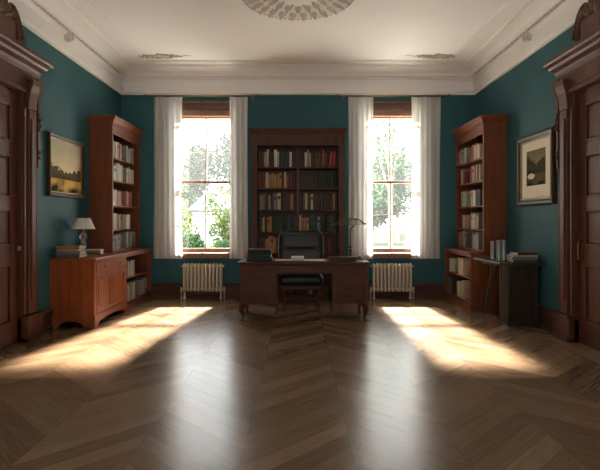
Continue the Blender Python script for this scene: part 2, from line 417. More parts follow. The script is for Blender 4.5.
# --- windows
def window(i, x0, x1):
    r = bpy.data.objects.new('window_%d' % i, None); COL.objects.link(r); r['kind'] = 'structure'
    cx = (x0 + x1) / 2; r.location = (cx, YB, WZ0)
    y0 = YB + .02
    bm = B()                                            # lining and moulded frame
    box(bm, x0, x0 + .045, YB - .015, YB + .27, WZ0, WZ1); box(bm, x1 - .045, x1, YB - .015, YB + .27, WZ0, WZ1)
    box(bm, x0 + .045, x1 - .045, y0, YB + .27, WZ1 - .04, WZ1)
    obj('window_frame', bm, 'wood_win', r, bevel=.006)
    bm = B(); box(bm, x0 - .06, x1 + .06, YB - .09, YB + .27, WZ0 - .045, WZ0 + .005); box(bm, x0 - .03, x1 + .03, YB - .03, YB, WZ0 - .09, WZ0 - .045)
    obj('window_sill', bm, 'wood_win', r, bevel=.008)
    bm = B(); box(bm, x0 + .045, x1 - .045, YB + .0, YB + .16, 3.24, 3.36); box(bm, x0 + .045, x1 - .045, YB - .012, YB + .02, 3.30, 3.315)
    obj('blind_box', bm, 'wood_head', r, bevel=.006)
    bm = B(); box(bm, x0 + .05, x1 - .05, YB + .03, YB + .13, 3.16, 3.238)
    lathe(bm, [(.022, x0 + .06 - cx), (.022, x1 - .06 - cx)], cx, YB + .05, 12, axis='x', cz=3.155)
    obj('rolled_blind', bm, 'wood_win', r, bevel=.004)
    zr = 2.0                                            # meeting rail
    a, b = x0 + .045, x1 - .045
    for nm, z0, z1, yy in (('upper_sash', zr - .02, 3.16, YB + .15), ('lower_sash', WZ0 + .005, zr + .02, YB + .10)):
        bm = B()
        box(bm, a, a + .035, yy, yy + .045, z0, z1); box(bm, b - .035, b, yy, yy + .045, z0, z1)
        box(bm, a + .035, b - .035, yy, yy + .045, z1 - .045, z1); box(bm, a + .035, b - .035, yy, yy + .045, z0, z0 + (.07 if nm[0] == 'l' else .045))
        sh = obj(nm, bm, 'wood_win', r, bevel=.004)
        bm = B()
        box(bm, cx - .012, cx + .012, yy + .01, yy + .035, z0 + .045, z1 - .045)
        zm = (z0 + z1) / 2 + (-.04 if nm[0] == 'u' else .03)
        box(bm, a + .035, cx - .012, yy + .01, yy + .035, zm - .009, zm + .009); box(bm, cx + .012, b - .035, yy + .01, yy + .035, zm - .009, zm + .009)
        g = obj('glazing_bars', bm, 'bar_white', sh)
        bm = B(); v = [bm.verts.new(p) for p in ((a + .035, yy + .022, z0 + .045), (b - .035, yy + .022, z0 + .045), (b - .035, yy + .022, z1 - .045), (a + .035, yy + .022, z1 - .045))]
        bm.faces.new(v); obj('glass_pane', bm, 'glass', sh)
for i, (x0, x1) in enumerate(WINX): window(i + 1, x0, x1)

# --- doors with carved surrounds
def door(i, s):
    yc, y0, y1 = 4.92, 4.42, 5.42
    r = bpy.data.objects.new('door_%d' % i, None); COL.objects.link(r); r['kind'] = 'structure'; r.location = (s * XW, yc, 0)
    def bx(bm, p0, p1, ya, yb, za, zb):                  # p = distance into the room from the wall face
        a, b = sorted((s * (XW - p0), s * (XW - p1))); box(bm, a, b, ya, yb, za, zb)
    # leaf
    bm = B(); bx(bm, -.05, -.012, y0, y1, 0.005, 2.72)
    st = [(y0, y0 + .12), (yc - .06, yc + .06), (y1 - .12, y1)]
    for a, b in st: bx(bm, -.012, .008, a, b, .005, 2.72)
    PZ = [(.24, .86), (1.06, 1.44), (1.57, 2.02), (2.16, 2.56)]
    zz = .005
    for a, b in [(.005, .24), (.86, 1.06), (1.44, 1.57), (2.02, 2.16), (2.56, 2.72)]:
        bx(bm, -.012, .008, y0 + .12, yc - .06, a, b); bx(bm, -.012, .008, yc + .06, y1 - .12, a, b)
    lf = obj('door_leaf', bm, 'wood_door', r, bevel=.005)
    for a, b in PZ:                                      # raised panels
        for ya, yb in ((y0 + .12, yc - .06), (yc + .06, y1 - .12)):
            bm = B(); bx(bm, -.02, -.004, ya + .035, yb - .035, a + .035, b - .035)
            # moulding round the panel
            for (c, d, e, f) in ((ya, yb, a, a + .02), (ya, yb, b - .02, b), (ya, ya + .02, a, b), (yb - .02, yb, a, b)):
                bx(bm, -.012, .014, c, d, e, f)
            obj('door_panel', bm, 'wood_door', lf, bevel=.006)
    # handle near the far edge
    hy = y1 - .075
    bm = B()
    if s > 0:                                            # tall pull handle on a back plate
        bx(bm, .008, .014, hy - .020, hy + .020, .88, 1.16)
        tube(bm, [(s * (XW - .012), hy, .93), (s * (XW - .05), hy, .94), (s * (XW - .058), hy, .97), (s * (XW - .058), hy, 1.07), (s * (XW - .05), hy, 1.10), (s * (XW - .012), hy, 1.11)], [.008, .009, .009, .009, .009, .008])
        lathe(bm, [(.016, 0), (.016, -s * .010)], s * (XW - .012), hy + .004, 10, axis='x', cz=1.135)
        lathe(bm, [(.010, 0), (.018, -.02), (.006, -.035)], s * (XW - .05), hy, 10, cz=.93)
    else:
        bx(bm, .008, .013, hy - .018, hy + .018, .93, 1.09)
        lathe(bm, [(.009, 0), (.009, -s * .03), (.024, -s * .038), (.028, -s * .052), (.020, -s * .066), (.005, -s * .072)], s * (XW - .012), hy, 14, axis='x', cz=1.03)
    obj('door_handle', bm, 'brass', lf, smooth=True)
    # casing pilasters
    for ya, yb, sg in ((y1, 5.70, 1), (4.14, y0, -1)):
        bm = B()
        bx(bm, 0, .06, ya, yb, 0, 2.75)
        yi, yo = (ya, yb) if sg > 0 else (yb, ya)
        def st2(d0, d1, p0, p1, za=.3, zb=2.55):
            a, b = sorted((yi + sg * d0, yi + sg * d1)); bx(bm, p0, p1, a, b, za, zb)
        st2(0, .04, .06, .085); st2(.07, .22, .06, .10); st2(.10, .19, .10, .115, .45, 2.45); st2(.25, .28, .06, .085)
        obj('door_pilaster', bm, 'wood_door', r, bevel=.008)
        bm = B(); a, b = sorted((yi, yi + sg * .33)); bx(bm, 0, .12, a, b, 0, .26)
        a, b = sorted((yi, yi + sg * .345)); bx(bm, 0, .135, a, b, .26, .285); bx(bm, 0, .135, a, b, 0, .05)
        obj('plinth_block', bm, 'wood_door', r, bevel=.01)
        # scrolled console on the outer edge of the pilaster
        bm = B(); pts = []
        yo2 = yi + sg * .30
        out = [(0, 2.93), (.10, 2.93), (.105, 2.86), (.085, 2.78), (.045, 2.70), (.025, 2.60), (.02, 2.50), (.035, 2.42), (.03, 2.34), (.012, 2.26), (.022, 2.16), (.03, 2.05), (.015, 1.96), (0, 1.92)]
        prism(bm, [(yo2 + sg * (d - .03), z) for d, z in out] + [(yo2 - sg * .04, 1.92), (yo2 - sg * .04, 2.93)][:2], s * (XW - .02), s * (XW - .10), 'x')
        # carved leaf lumps
        for k, (d, z, q) in enumerate(((.02, 2.46, .028), (.03, 2.40, .022), (.01, 2.36, .02), (.02, 2.10, .02), (.012, 2.04, .018), (.0, 2.52, .02))):
            bmesh.ops.create_icosphere(bm, subdivisions=2, radius=1, matrix=Matrix.Translation((s * (XW - .09), yo2 + sg * (d - .03), z)) @ Matrix.Diagonal((.03, q, q * 1.5, 1)))
        obj('carved_bracket', bm, 'wood_door', r, smooth=True)
        bm = B(); a, b = sorted((yi + sg * .06, yi + sg * .23))
        prism(bm, [(s * (XW - p), z) for p, z in ((0, 2.88), (.15, 2.88), (.145, 2.82), (.12, 2.74), (.105, 2.64), (.10, 2.56), (.0, 2.54))], a, b, 'y')
        obj('console', bm, 'wood_door', r, bevel=.006)
    # entablature
    EP = [(0, 2.72), (.09, 2.72), (.09, 2.765), (.075, 2.78), (.075, 2.96), (.095, 2.975), (.11, 3.01), (.17, 3.03), (.185, 3.055), (.235, 3.07), (.25, 3.085), (.25, 3.125), (0, 3.15)]
    bm = B(); prism(bm, [(s * (XW - p), z) for p, z in EP], 4.10, 5.74, 'y')
    obj('door_cornice', bm, 'wood_door', r, bevel=.004)
    # carved crest: two scrolls rising to a central palmette
    bm = B()
    for sg in (-1, 1):
        pts = []; rad = []
        for k in range(26):
            t = k / 25
            y = yc + sg * (.34 - .16 * t); z = 3.15 + .29 * math.sin(t * PI / 2) ** .9
            pts.append((s * (XW - .12), y, z)); rad.append(.022 + .028 * t)
        cy_, cz_ = yc + sg * .18, 3.37
        for k in range(1, 18):
            a = k / 17 * 1.75 * PI; q = .09 * (1 - k / 24)
            pts.append((s * (XW - .12), cy_ - sg * q * math.sin(a), cz_ + q * math.cos(a))); rad.append(.045 - .0016 * k)
        tube(bm, pts, rad, 8)
        for k in range(9):                               # acanthus leaves along the scroll
            t = .1 + k * .1; y = yc + sg * (.37 - .18 * t); z = 3.22 + .27 * math.sin(t * PI / 2) ** .9
            q = .035 + .04 * t * (.7 + .3 * (k % 2))
            bmesh.ops.create_icosphere(bm, subdivisions=2, radius=1, matrix=Matrix.Translation((s * (XW - .12), y, z)) @ Matrix.Rotation(sg * .7, 4, 'X') @ Matrix.Diagonal((.045, q * .55, q * 1.25, 1)))
    for k in range(-3, 4):
        a = k * .38
        bmesh.ops.create_icosphere(bm, subdivisions=2, radius=1, matrix=Matrix.Translation((s * (XW - .13), yc + .12 * math.sin(a), 3.36 + .12 * math.cos(a))) @ Matrix.Rotation(-a, 4, 'X') @ Matrix.Diagonal((.035, .03, .10, 1)))
    box(bm, *sorted((s * (XW - .05), s * (XW - .18))), yc - .16, yc + .16, 3.12, 3.34)
    obj('carved_crest', bm, 'wood_door', r, smooth=True)
door(1, -1); door(2, 1)

# ------------------------------------------------------------------ ceiling plasterwork
cm = thing('ceiling_medallion', 'round carved plaster ceiling medallion of acanthus leaves in the middle of the ceiling', 'ceiling medallion', (0, 5.72, ZC - .001))
bm = B(); lathe(bm, [(.02, 0), (.66, 0), (.68, -.012), (.66, -.03), (.63, -.03), (.60, -.012), (.47, -.010), (.45, -.032), (.42, -.036), (.39, -.014), (.26, -.012), (.24, -.04), (.20, -.045), (.12, -.06), (.02, -.07)], 0, 0, 64)
bmesh.ops.translate(bm, verts=bm.verts, vec=(0, 5.72, ZC - .001)); obj('moulded_rings', bm, 'plaster', cm, smooth=True)
for n, r0, L, wd, tip in ((26, .53, .20, .050, .05), (18, .33, .16, .046, .05), (10, .17, .13, .04, .055)):
    for k in range(n):
        a = 2 * PI * (k + .5 * (n == 18)) / n
        bm = B(); rows = []
        for i in range(6):
            t = i / 5; ww = wd * math.sin(PI * (.12 + .8 * t)) * (1 if i % 2 else .8); zz = -.008 - tip * t ** 1.5
            rr = r0 - L / 2 + L * t
            row = []
            for j, c in enumerate((-1, -.5, 0, .5, 1)):
                x, y = rr, c * ww
                z = zz - .014 * (1 - abs(c)) + (.006 if j in (1, 3) else 0)
                row.append(bm.verts.new((x * math.cos(a) - y * math.sin(a), 5.72 + x * math.sin(a) + y * math.cos(a), ZC + z)))
            rows.append(row)
        for p, q in zip(rows, rows[1:]):
            for j in range(4): bm.faces.new((p[j], p[j + 1], q[j + 1], q[j]))
        g = bmesh.ops.extrude_face_region(bm, geom=list(bm.faces))
        bmesh.ops.translate(bm, verts=[v for v in g['geom'] if isinstance(v, bmesh.types.BMVert)], vec=(0, 0, .006))
        obj('acanthus_leaf', bm, 'plaster_orn', cm, smooth=True)
bm = B()
for k in range(72):
    a = 2 * PI * k / 72
    bmesh.ops.create_icosphere(bm, subdivisions=1, radius=.014, matrix=Matrix.Translation((.645 * math.cos(a), 5.72 + .645 * math.sin(a), ZC - .032)))
obj('bead_ring', bm, 'plaster_orn', cm, smooth=True)

for s, nm in ((-1, 'left'), (1, 'right')):
    t = thing('plaster_flourish', 'carved plaster leaf flourish on the ceiling near the %s back corner' % nm, 'ceiling ornament', (s * 2.30, 7.86, ZC), 0, 'ceiling corner flourishes')
    bm = B(); rnd = random.Random(5)
    for k in range(46):
        u = rnd.uniform(-1, 1) if k < 30 else rnd.gauss(0, .35); f = 1 - abs(u) * .75
        x = s * 2.30 - s * .12 + u * .30 ; y = 7.86 + rnd.uniform(-.09, .09) * f
        a = rnd.uniform(0, PI); q = (.016 + .022 * rnd.random()) * (.5 + .5 * f)
        bmesh.ops.create_icosphere(bm, subdivisions=1, radius=1, matrix=Matrix.Translation((x, y, ZC - .010)) @ Matrix.Rotation(a, 4, 'Z') @ Matrix.Diagonal((q * 1.9, q * .7, .024, 1)))
    obj('leaf_cluster', bm, 'plaster_orn', t, smooth=True)
    bm = B()
    for sg, L in ((-1, .34), (1, .34), (-s, .50)):
        pts = [(s * 2.30 - s * .12 + sg * L * k / 14, 7.86 + .035 * math.sin(k * .9), ZC - .006) for k in range(15)]
        tube(bm, pts, [.013 * (1 - k / 18) for k in range(15)], 6)
    obj('scroll_stem', bm, 'plaster_orn', t, smooth=True)

# ------------------------------------------------------------------ curtains and rods
def curtain(x0, x1, label, seed):
    rnd = random.Random(seed); yc = YB - .13; z0, z1 = .68, 3.425
    n = int((x1 - x0) / .006); folds = (x1 - x0) / .085
    ph = rnd.uniform(0, 6); bm = B(); rows = []
    for j in range(29):
        tz = j / 28; z = z1 + (z0 - z1) * tz; row = []
        for i in range(n + 1):
            u = i / n
            amp = .008 + .008 * tz + .004 * math.sin(5 * u + seed)
            w = 2 * PI * folds * u + ph + .5 * math.sin(3 * u + 1.2 * tz + seed) + .35 * math.sin(2.5 * tz + 5 * u)
            y = yc + amp * math.sin(w) + .010 * math.sin(w * .37 + 2 * tz + seed)
            gather = 1 - .05 * math.sin(PI * tz) + .0
            x = (x0 + x1) / 2 + (x0 + (x1 - x0) * u - (x0 + x1) / 2) * gather + .006 * math.sin(2 * w)
            row.append(bm.verts.new((x, y, z)))
        rows.append(row)
    for p, q in zip(rows, rows[1:]):
        for i in range(n): bm.faces.new((p[i], p[i + 1], q[i + 1], q[i]))
    o = obj('curtain', bm, 'curtain', loc=((x0 + x1) / 2, yc, z0), smooth=True)
    tag(o, label, 'curtain', 'sheer window curtains')
    return o
curtain(-2.46, -1.96, 'white sheer curtain hanging at the left side of the left window', 1)
curtain(-1.16, -.85, 'greyish sheer curtain between the left window and the tall central bookcase', 2)
curtain(.85, 1.28, 'white sheer curtain between the central bookcase and the right window', 3)
curtain(1.92, 2.42, 'white sheer curtain hanging at the right side of the right window', 4)
for x0, x1, nm in ((-2.56, -.72, 'left'), (.72, 2.52, 'right')):
    t = thing('curtain_rod', 'thin brass curtain rod with ball ends above the %s window' % nm, 'curtain rod', ((x0 + x1) / 2, YB - .13, 3.45), 0, 'curtain rods')
    bm = B(); tube(bm, [(x0, YB - .13, 3.45), (x1, YB - .13, 3.45)], .011, 10); obj('rod', bm, 'brass', t, smooth=True)
    for x, d in ((x0, -1), (x1, 1)):
        bm = B(); lathe(bm, [(.006, 0), (.014, d * .01), (.012, d * .02), (.024, d * .035), (.024, d * .05), (.010, d * .066), (.003, d * .072)], x, YB - .13, 12, axis='x', cz=3.45)
        obj('finial', bm, 'brass', t, smooth=True)
        bm = B(); tube(bm, [(x - d * .06, YB, 3.44), (x - d * .06, YB - .13, 3.44)], .008, 8); lathe(bm, [(.025, 0), (.025, -.01)], x - d * .06, YB, 12, axis='y', cz=3.44)
        obj('bracket', bm, 'brass', t, smooth=True)
    spans = [(-2.44, -1.98), (-1.13, -.87)] if x0 < 0 else [(.87, 1.26), (1.94, 2.40)]
    for a, b in spans:
        k = int((b - a) / .072)
        for i in range(k + 1):
            x = a + (b - a) * i / k; bm = B()
            pts = [(x, YB - .13 + .016 * math.cos(q * PI / 6), 3.446 + .018 * math.sin(q * PI / 6)) for q in range(13)]
            tube(bm, pts, .0025, 5); obj('curtain_ring', bm, 'brass', t, smooth=True)

# ------------------------------------------------------------------ radiators
def radiator(cx, nm):
    y0, y1 = YB - .17, YB - .06; zb, zt = .13, .585
    t = thing('radiator', 'cream cast iron column radiator under the %s window' % nm, 'radiator', (cx, YB - .11, 0), 0, 'cast iron radiators')
    n = 11; p = .062
    for i in range(n):
        x = cx + (i - (n - 1) / 2) * p; bm = B()
        for yy in (y0 + .022, y1 - .022):
            tube(bm, [(x, yy, zb + .02), (x, yy, zb + .06), (x, yy, zt - .06), (x, yy, zt - .02)], [.017, .021, .021, .017], 10)
        for zz in (zb + .02, zt - .02):
            pts = [(x, y0 + .014, zz - .012 * (1 if zz < .3 else -1) * 0), (x, y0 + .03, zz + (.012 if zz > .3 else -.012)), (x, y1 - .03, zz + (.012 if zz > .3 else -.012)), (x, y1 - .014, zz)]
            tube(bm, pts, [.018, .024, .024, .018], 10)
        if i in (0, n - 1):                              # feet under the end columns
            for yy in (y0 + .03, y1 - .03): lathe(bm, [(.022, 0), (.014, .03), (.013, zb)], x, yy, 10)
        obj('radiator_column', bm, 'cream_metal', t, smooth=True)
    bm = B()
    for zz in (zb + .035, zt - .035):
        bm = B(); tube(bm, [(cx - .34, YB - .115, zz), (cx + .34, YB - .115, zz)], .017, 10); obj('connecting_pipe', bm, 'cream_metal', t, smooth=True)
    for d in (-1, 1):
        bm = B(); x = cx + d * .365
        lathe(bm, [(.010, 0), (.010, .10), (.018, .11), (.018, .15), (.012, .16), (.020, .17), (.020, .19), (.006, .20)], x, YB - .115, 10)
        tube(bm, [(x, YB - .115, .14), (cx + d * .33, YB - .115, .165)], .010, 8)
        obj('valve', bm, 'cream_metal', t, smooth=True)
        bm = B(); x = cx + d * .352; lathe(bm, [(.014, -.012), (.014, .012)], x, YB - .115, 10, axis='x', cz=zt - .035); obj('end_plug', bm, 'cream_metal', t, smooth=True)
radiator(-1.62, 'left'); radiator(1.60, 'right')

# ------------------------------------------------------------------ bookcases (local frame: front faces -y, x across)
def xf(root, bm):
    return bm
CROWN = [(0, 0), (.012, .0), (.012, .02), (.03, .035), (.05, .065), (.075, .085), (.08, .09), (.08, .115), (.0, .12)]
def bookcase(name, label, loc, rot, W, D, H, z0, shelves, mat, back, divs, st=.035, base=.08, crown=True, frieze=.18, group=None, top_over=.0, rails=True, cw=1.0):
    t = thing(name, label, 'bookcase', loc, rot, group)
    h = W / 2
    ztop = H
    for x in (-h, h - st):
        bm = B(); box(bm, x, x + st, -D, -.002, z0, ztop); obj('side_panel', bm, mat, t, local=True, bevel=.003)
    bm = B(); box(bm, -h + st, h - st, -.018, -.002, z0, ztop); obj('back_panel', bm, back, t, local=True)
    for d in divs:
        bm = B(); box(bm, d - .0125, d + .0125, -D + .006, -.018, z0 + base, ztop - frieze)
        if st > .06: box(bm, d - .022, d + .022, -D, -D + .010, z0 + base, ztop - frieze); obj('divider', bm, mat, t, local=True)
    # base plinth
    bm = B(); box(bm, -h - .004, h + .004, -D - .008, -D + .012, z0, z0 + base - .012) ; box(bm, -h - .004, -h, -D, -.01, z0, z0 + base - .012); box(bm, h, h + .004, -D, -.01, z0, z0 + base - .012)
    obj('plinth', bm, mat, t, local=True, bevel=.003)
    cols = [-h + st] + sorted(divs) + [h - st]
    for z in shelves:
        for i in range(len(cols) - 1):
            a = cols[i] + (.0125 if i else 0); b = cols[i + 1] - (.0125 if i < len(cols) - 2 else 0)
            bm = B(); box(bm, a, b, -D + .008, -.018, z - .022, z); obj('shelf', bm, mat, t, local=True, bevel=.002)
    if frieze > 0:
        bm = B(); box(bm, -h + st, h - st, -D + .004, -D + .03, ztop - frieze, ztop - .004); box(bm, -h + .0, h, -D - .008, -D, ztop - frieze + .05, ztop - frieze + .062)
        obj('frieze', bm, mat, t, local=True, bevel=.003)
    if crown:
        bm = B(); c0 = ztop - .06
        # mitred crown: rings of the profile round three sides
        rings = []
        for p, z in CROWN:
            p *= cw
            rings.append([bm.verts.new(q) for q in ((-h - p, -.002, c0 + z), (-h - p, -D - p, c0 + z), (h + p, -D - p, c0 + z), (h + p, -.002, c0 + z))])
        for a, b in zip(rings, rings[1:]):
            for k in range(3): bm.faces.new((a[k], a[k + 1], b[k + 1], b[k]))
            bm.faces.new((a[3], a[0], b[0], b[3]))
        bm.faces.new(rings[0][::-1]); bm.faces.new(rings[-1])
        obj('crown_moulding', bm, mat, t, local=True)
    else:
        bm = B(); box(bm, -h - top_over, h + .0, -D - .025, -.002, ztop, ztop + .028); obj('top_board', bm, mat, t, local=True, bevel=.006)
    return t

def book_mesh(w, h, d, c, style):
    """spine towards -y, origin at bottom centre of the spine"""
    bm = B(); r = w / 2
    arc = [(-r, .006), (-r * .85, .001), (-r * .45, -.003), (0, -.0045), (r * .45, -.003), (r * .85, .001), (r, .006)]
    t = min(.003, w * .12)
    # spine and two boards as one C-shaped cover
    outline = arc + [(r, d), (r - t, d), (r - t, .010), (-r + t, .010), (-r + t, d), (-r, d)]
    prism(bm, outline, 0, h, 'z', 0)
    box(bm, -r + t, r - t, .010, d - .004, .003, h - .004, 1)
    if style in (1, 2):                                  # raised gilt bands on the spine
        for q in ((.12, .86) if style == 1 else (.10, .30, .70, .90)):
            prism(bm, [(x * .99, y - .0012) for x, y in arc[1:-1]] + [(r * .8, .004), (-r * .8, .004)], h * q, h * q + .004, 'z', 2)
    if style == 3:                                       # title label
        prism(bm, [(x * .9, y - .001) for x, y in arc[1:-1]] + [(r * .7, .004), (-r * .7, .004)], h * .62, h * .80, 'z', 3)
    bmesh.ops.recalc_face_normals(bm, faces=bm.faces)
    me = bpy.data.meshes.new('book'); bm.to_mesh(me); bm.free()
    for k in ('bk_' + c, 'paper', 'gilt', 'bk_d' if c not in 'dRr' else 'bk_k'): me.materials.append(M[k])
    return me
ORD = ['first', 'second', 'third', 'fourth', 'fifth', 'sixth', 'seventh', 'eighth', 'ninth', 'tenth', 'eleventh', 'twelfth', 'thirteenth', 'fourteenth', 'fifteenth', 'sixteenth', 'seventeenth']
NB = 0
def shelf_books(root, a, b, z, D, spec, where, group, clear=.30, rs=0, wide=.034, setback=.05):
    """spec: colour letters; '_n' = gap of n cm; '/' before a letter = leaning; digit after = width in cm; capitals as colours"""
    global NB
    rnd = random.Random(rs * 31 + 7)
    c, s = math.cos(root.rotation_euler.z), math.sin(root.rotation_euler.z)
    items = []; i = 0; lean = False
    while i < len(spec):
        ch = spec[i]
        if ch == '_':
            i += 1; num = ''
            while i < len(spec) and spec[i].isdigit(): num += spec[i]; i += 1
            items.append(('_', float(num) / 100, 0)); continue
        if ch == '/': lean = True; i += 1; continue
        w = wide * rnd.uniform(.78, 1.2); i += 1
        if i < len(spec) and spec[i].isdigit(): w = float(spec[i]) / 100; i += 1
        items.append((ch, w, lean)); lean = False
    tot = sum(w for _, w, _ in items); avail = b - a - .012
    fixed = sum(w for k, w, _ in items if k == '_')
    if tot > avail:
        f = (avail - fixed) / max(.01, tot - fixed)
        items = [(k, w if k == '_' else w * f, l) for k, w, l in items]
    x = a + .006; n = 0
    total = sum(1 for k, _, _ in items if k != '_')
    hb = clear * rnd.uniform(.74, .80)
    for k, w, l in items:
        if k == '_': x += w; continue
        h = min(clear - .02, hb * rnd.uniform(.88, 1.14)); d = min(D - .09, rnd.uniform(.15, .19))
        st = rnd.choice((0, 1, 2, 2, 3, 0))
        o = bpy.data.objects.new('book', book_mesh(w - .0016, h, d, k, st)); COL.objects.link(o)
        lx = x + w / 2; ly = -D + setback + rnd.uniform(0, .012)
        an = 0
        if l:
            an = .13; lx -= .004
        wp = Vector((root.location.x + c * lx - s * ly, root.location.y + s * lx + c * ly, root.location.z + z + .0008 + (abs(math.sin(an)) * w / 2 if an else 0)))
        o.location = wp; o.rotation_euler = (0, an, root.rotation_euler.z)
        o.rotation_mode = 'XYZ'
        lab = '%s book, %s from left %s' % (BC[k][1], ORD[n] if n < len(ORD) else 'last', where)
        tag(o, lab, 'book', group)
        x += w + (.0 if not l else .0); n += 1; NB += 1

# central bookcase
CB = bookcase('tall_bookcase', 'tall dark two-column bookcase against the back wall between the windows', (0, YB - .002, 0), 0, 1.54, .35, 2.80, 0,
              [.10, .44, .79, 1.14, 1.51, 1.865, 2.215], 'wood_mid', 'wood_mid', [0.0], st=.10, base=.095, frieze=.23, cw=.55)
rowsC = [(2.215, 'nb_1pckkwcgt_1gnw', '_9wse_2nbr4drg_3/R_1/R_6', 'top'),
         (1.865, 'rdrcyoy_1yobcr_1dd_3', '_32kkkkkkk', 'second'),
         (1.51, 'bshb_1sks_1c6kbnn4yb', 'nbcncnnbn_1bnbyn', 'third'),
         (1.14, 'bgcnyokgkt_1kgtn', 'wyyc_1gtgskk_1kgtb', 'fourth'),
         (.79, 'bgbyyoob_22', '_4bgyoknb_14rb', 'fifth'),
         (.10, '_16drrdbrdrr', 'rddrcrbrd', 'lowest')]
rs = 0
for z, L, R_, nm in rowsC:
    for (a, b, sp, sd) in ((-.67, -.0125, L, 'left'), (.0125, .67, R_, 'right')):
        rs += 1
        shelf_books(CB, a, b, z, .35, sp, 'on %s shelf, %s half of central bookcase' % (nm, sd), 'books on the %s shelf of the central bookcase' % nm, .325, rs, .043)

# side bookcases: low unit and upper unit
SP = [['sehwprs', 'ewseecs', 'cwwhppp', 'wcsshpp', 'sehseeh'], ['_1esehse', 'ewscewe', 'pprr8', 'wwp_9', 'esheshe']]
SR = [['_6esehse', '_16cp6r', '_14esce', '_14rrc', 'rsphsph'], ['rrpcpwc', 'rpprckc', 'cewekkg', 'pcwcsch', '_8seses']]
for s, side in ((-1, 'left'), (1, 'right')):
    rot = -s * PI / 2
    yc = (7.30 + 8.58) / 2; W = 1.28
    low = bookcase('low_bookcase', 'low open mahogany bookcase below the tall one, %s wall' % side, (s * (XW - .001), yc, 0), rot, W, .53, .832, 0,
                   [.12, .48], 'wood_side', 'wood_mid', [0.12 if s < 0 else -.12], st=.035, base=.10, crown=False, frieze=.045, group=None)
    up = bookcase('wall_bookcase', 'tall mahogany bookcase with crown moulding against the %s wall' % side, (s * (XW - .001), yc, .862), rot, W, .34, 1.94, 0,
                  [.03, .335, .69, 1.065, 1.40], 'wood_side', 'wood_mid', [0.0], st=.04, base=.03, crown=True, frieze=.20, cw=.85)
    sp = SP if s < 0 else SR
    for k, z in enumerate((1.40, 1.065, .69, .335, .03)):
        nm = ('top', 'second', 'third', 'fourth', 'bottom')[k]
        for j, (a, b) in enumerate(((-.60, -.0125), (.0125, .60))):
            rs += 1
            spec = sp[j][k]
            shelf_books(up, a, b, z, .34, spec, 'on %s shelf, %s half, tall %s bookcase' % (nm, ('left', 'right')[j], side), 'books on the %s shelf of the %s wall bookcase' % (nm, side), .30, rs, .058, .015)
    dv = .12 if s < 0 else -.12
    lowsp = [('_8hesehs', '_30'), ('ehsehseh', 'sheshe')] if s < 0 else [('_12w7_3', '_10c4c4cc'), ('hhkhk', '_2cwcec')]
    for k, z in enumerate((.48, .12)):
        for j, (a, b) in enumerate(((-.60, dv - .0125), (dv + .0125, .60))):
            rs += 1
            shelf_books(low, a, b, z, .53, lowsp[k][j], 'on %s shelf, %s half, low %s bookcase' % (('upper', 'lower')[k], ('left', 'right')[j], side), 'books in the low %s bookcase' % side, .31, rs, .06, .02)

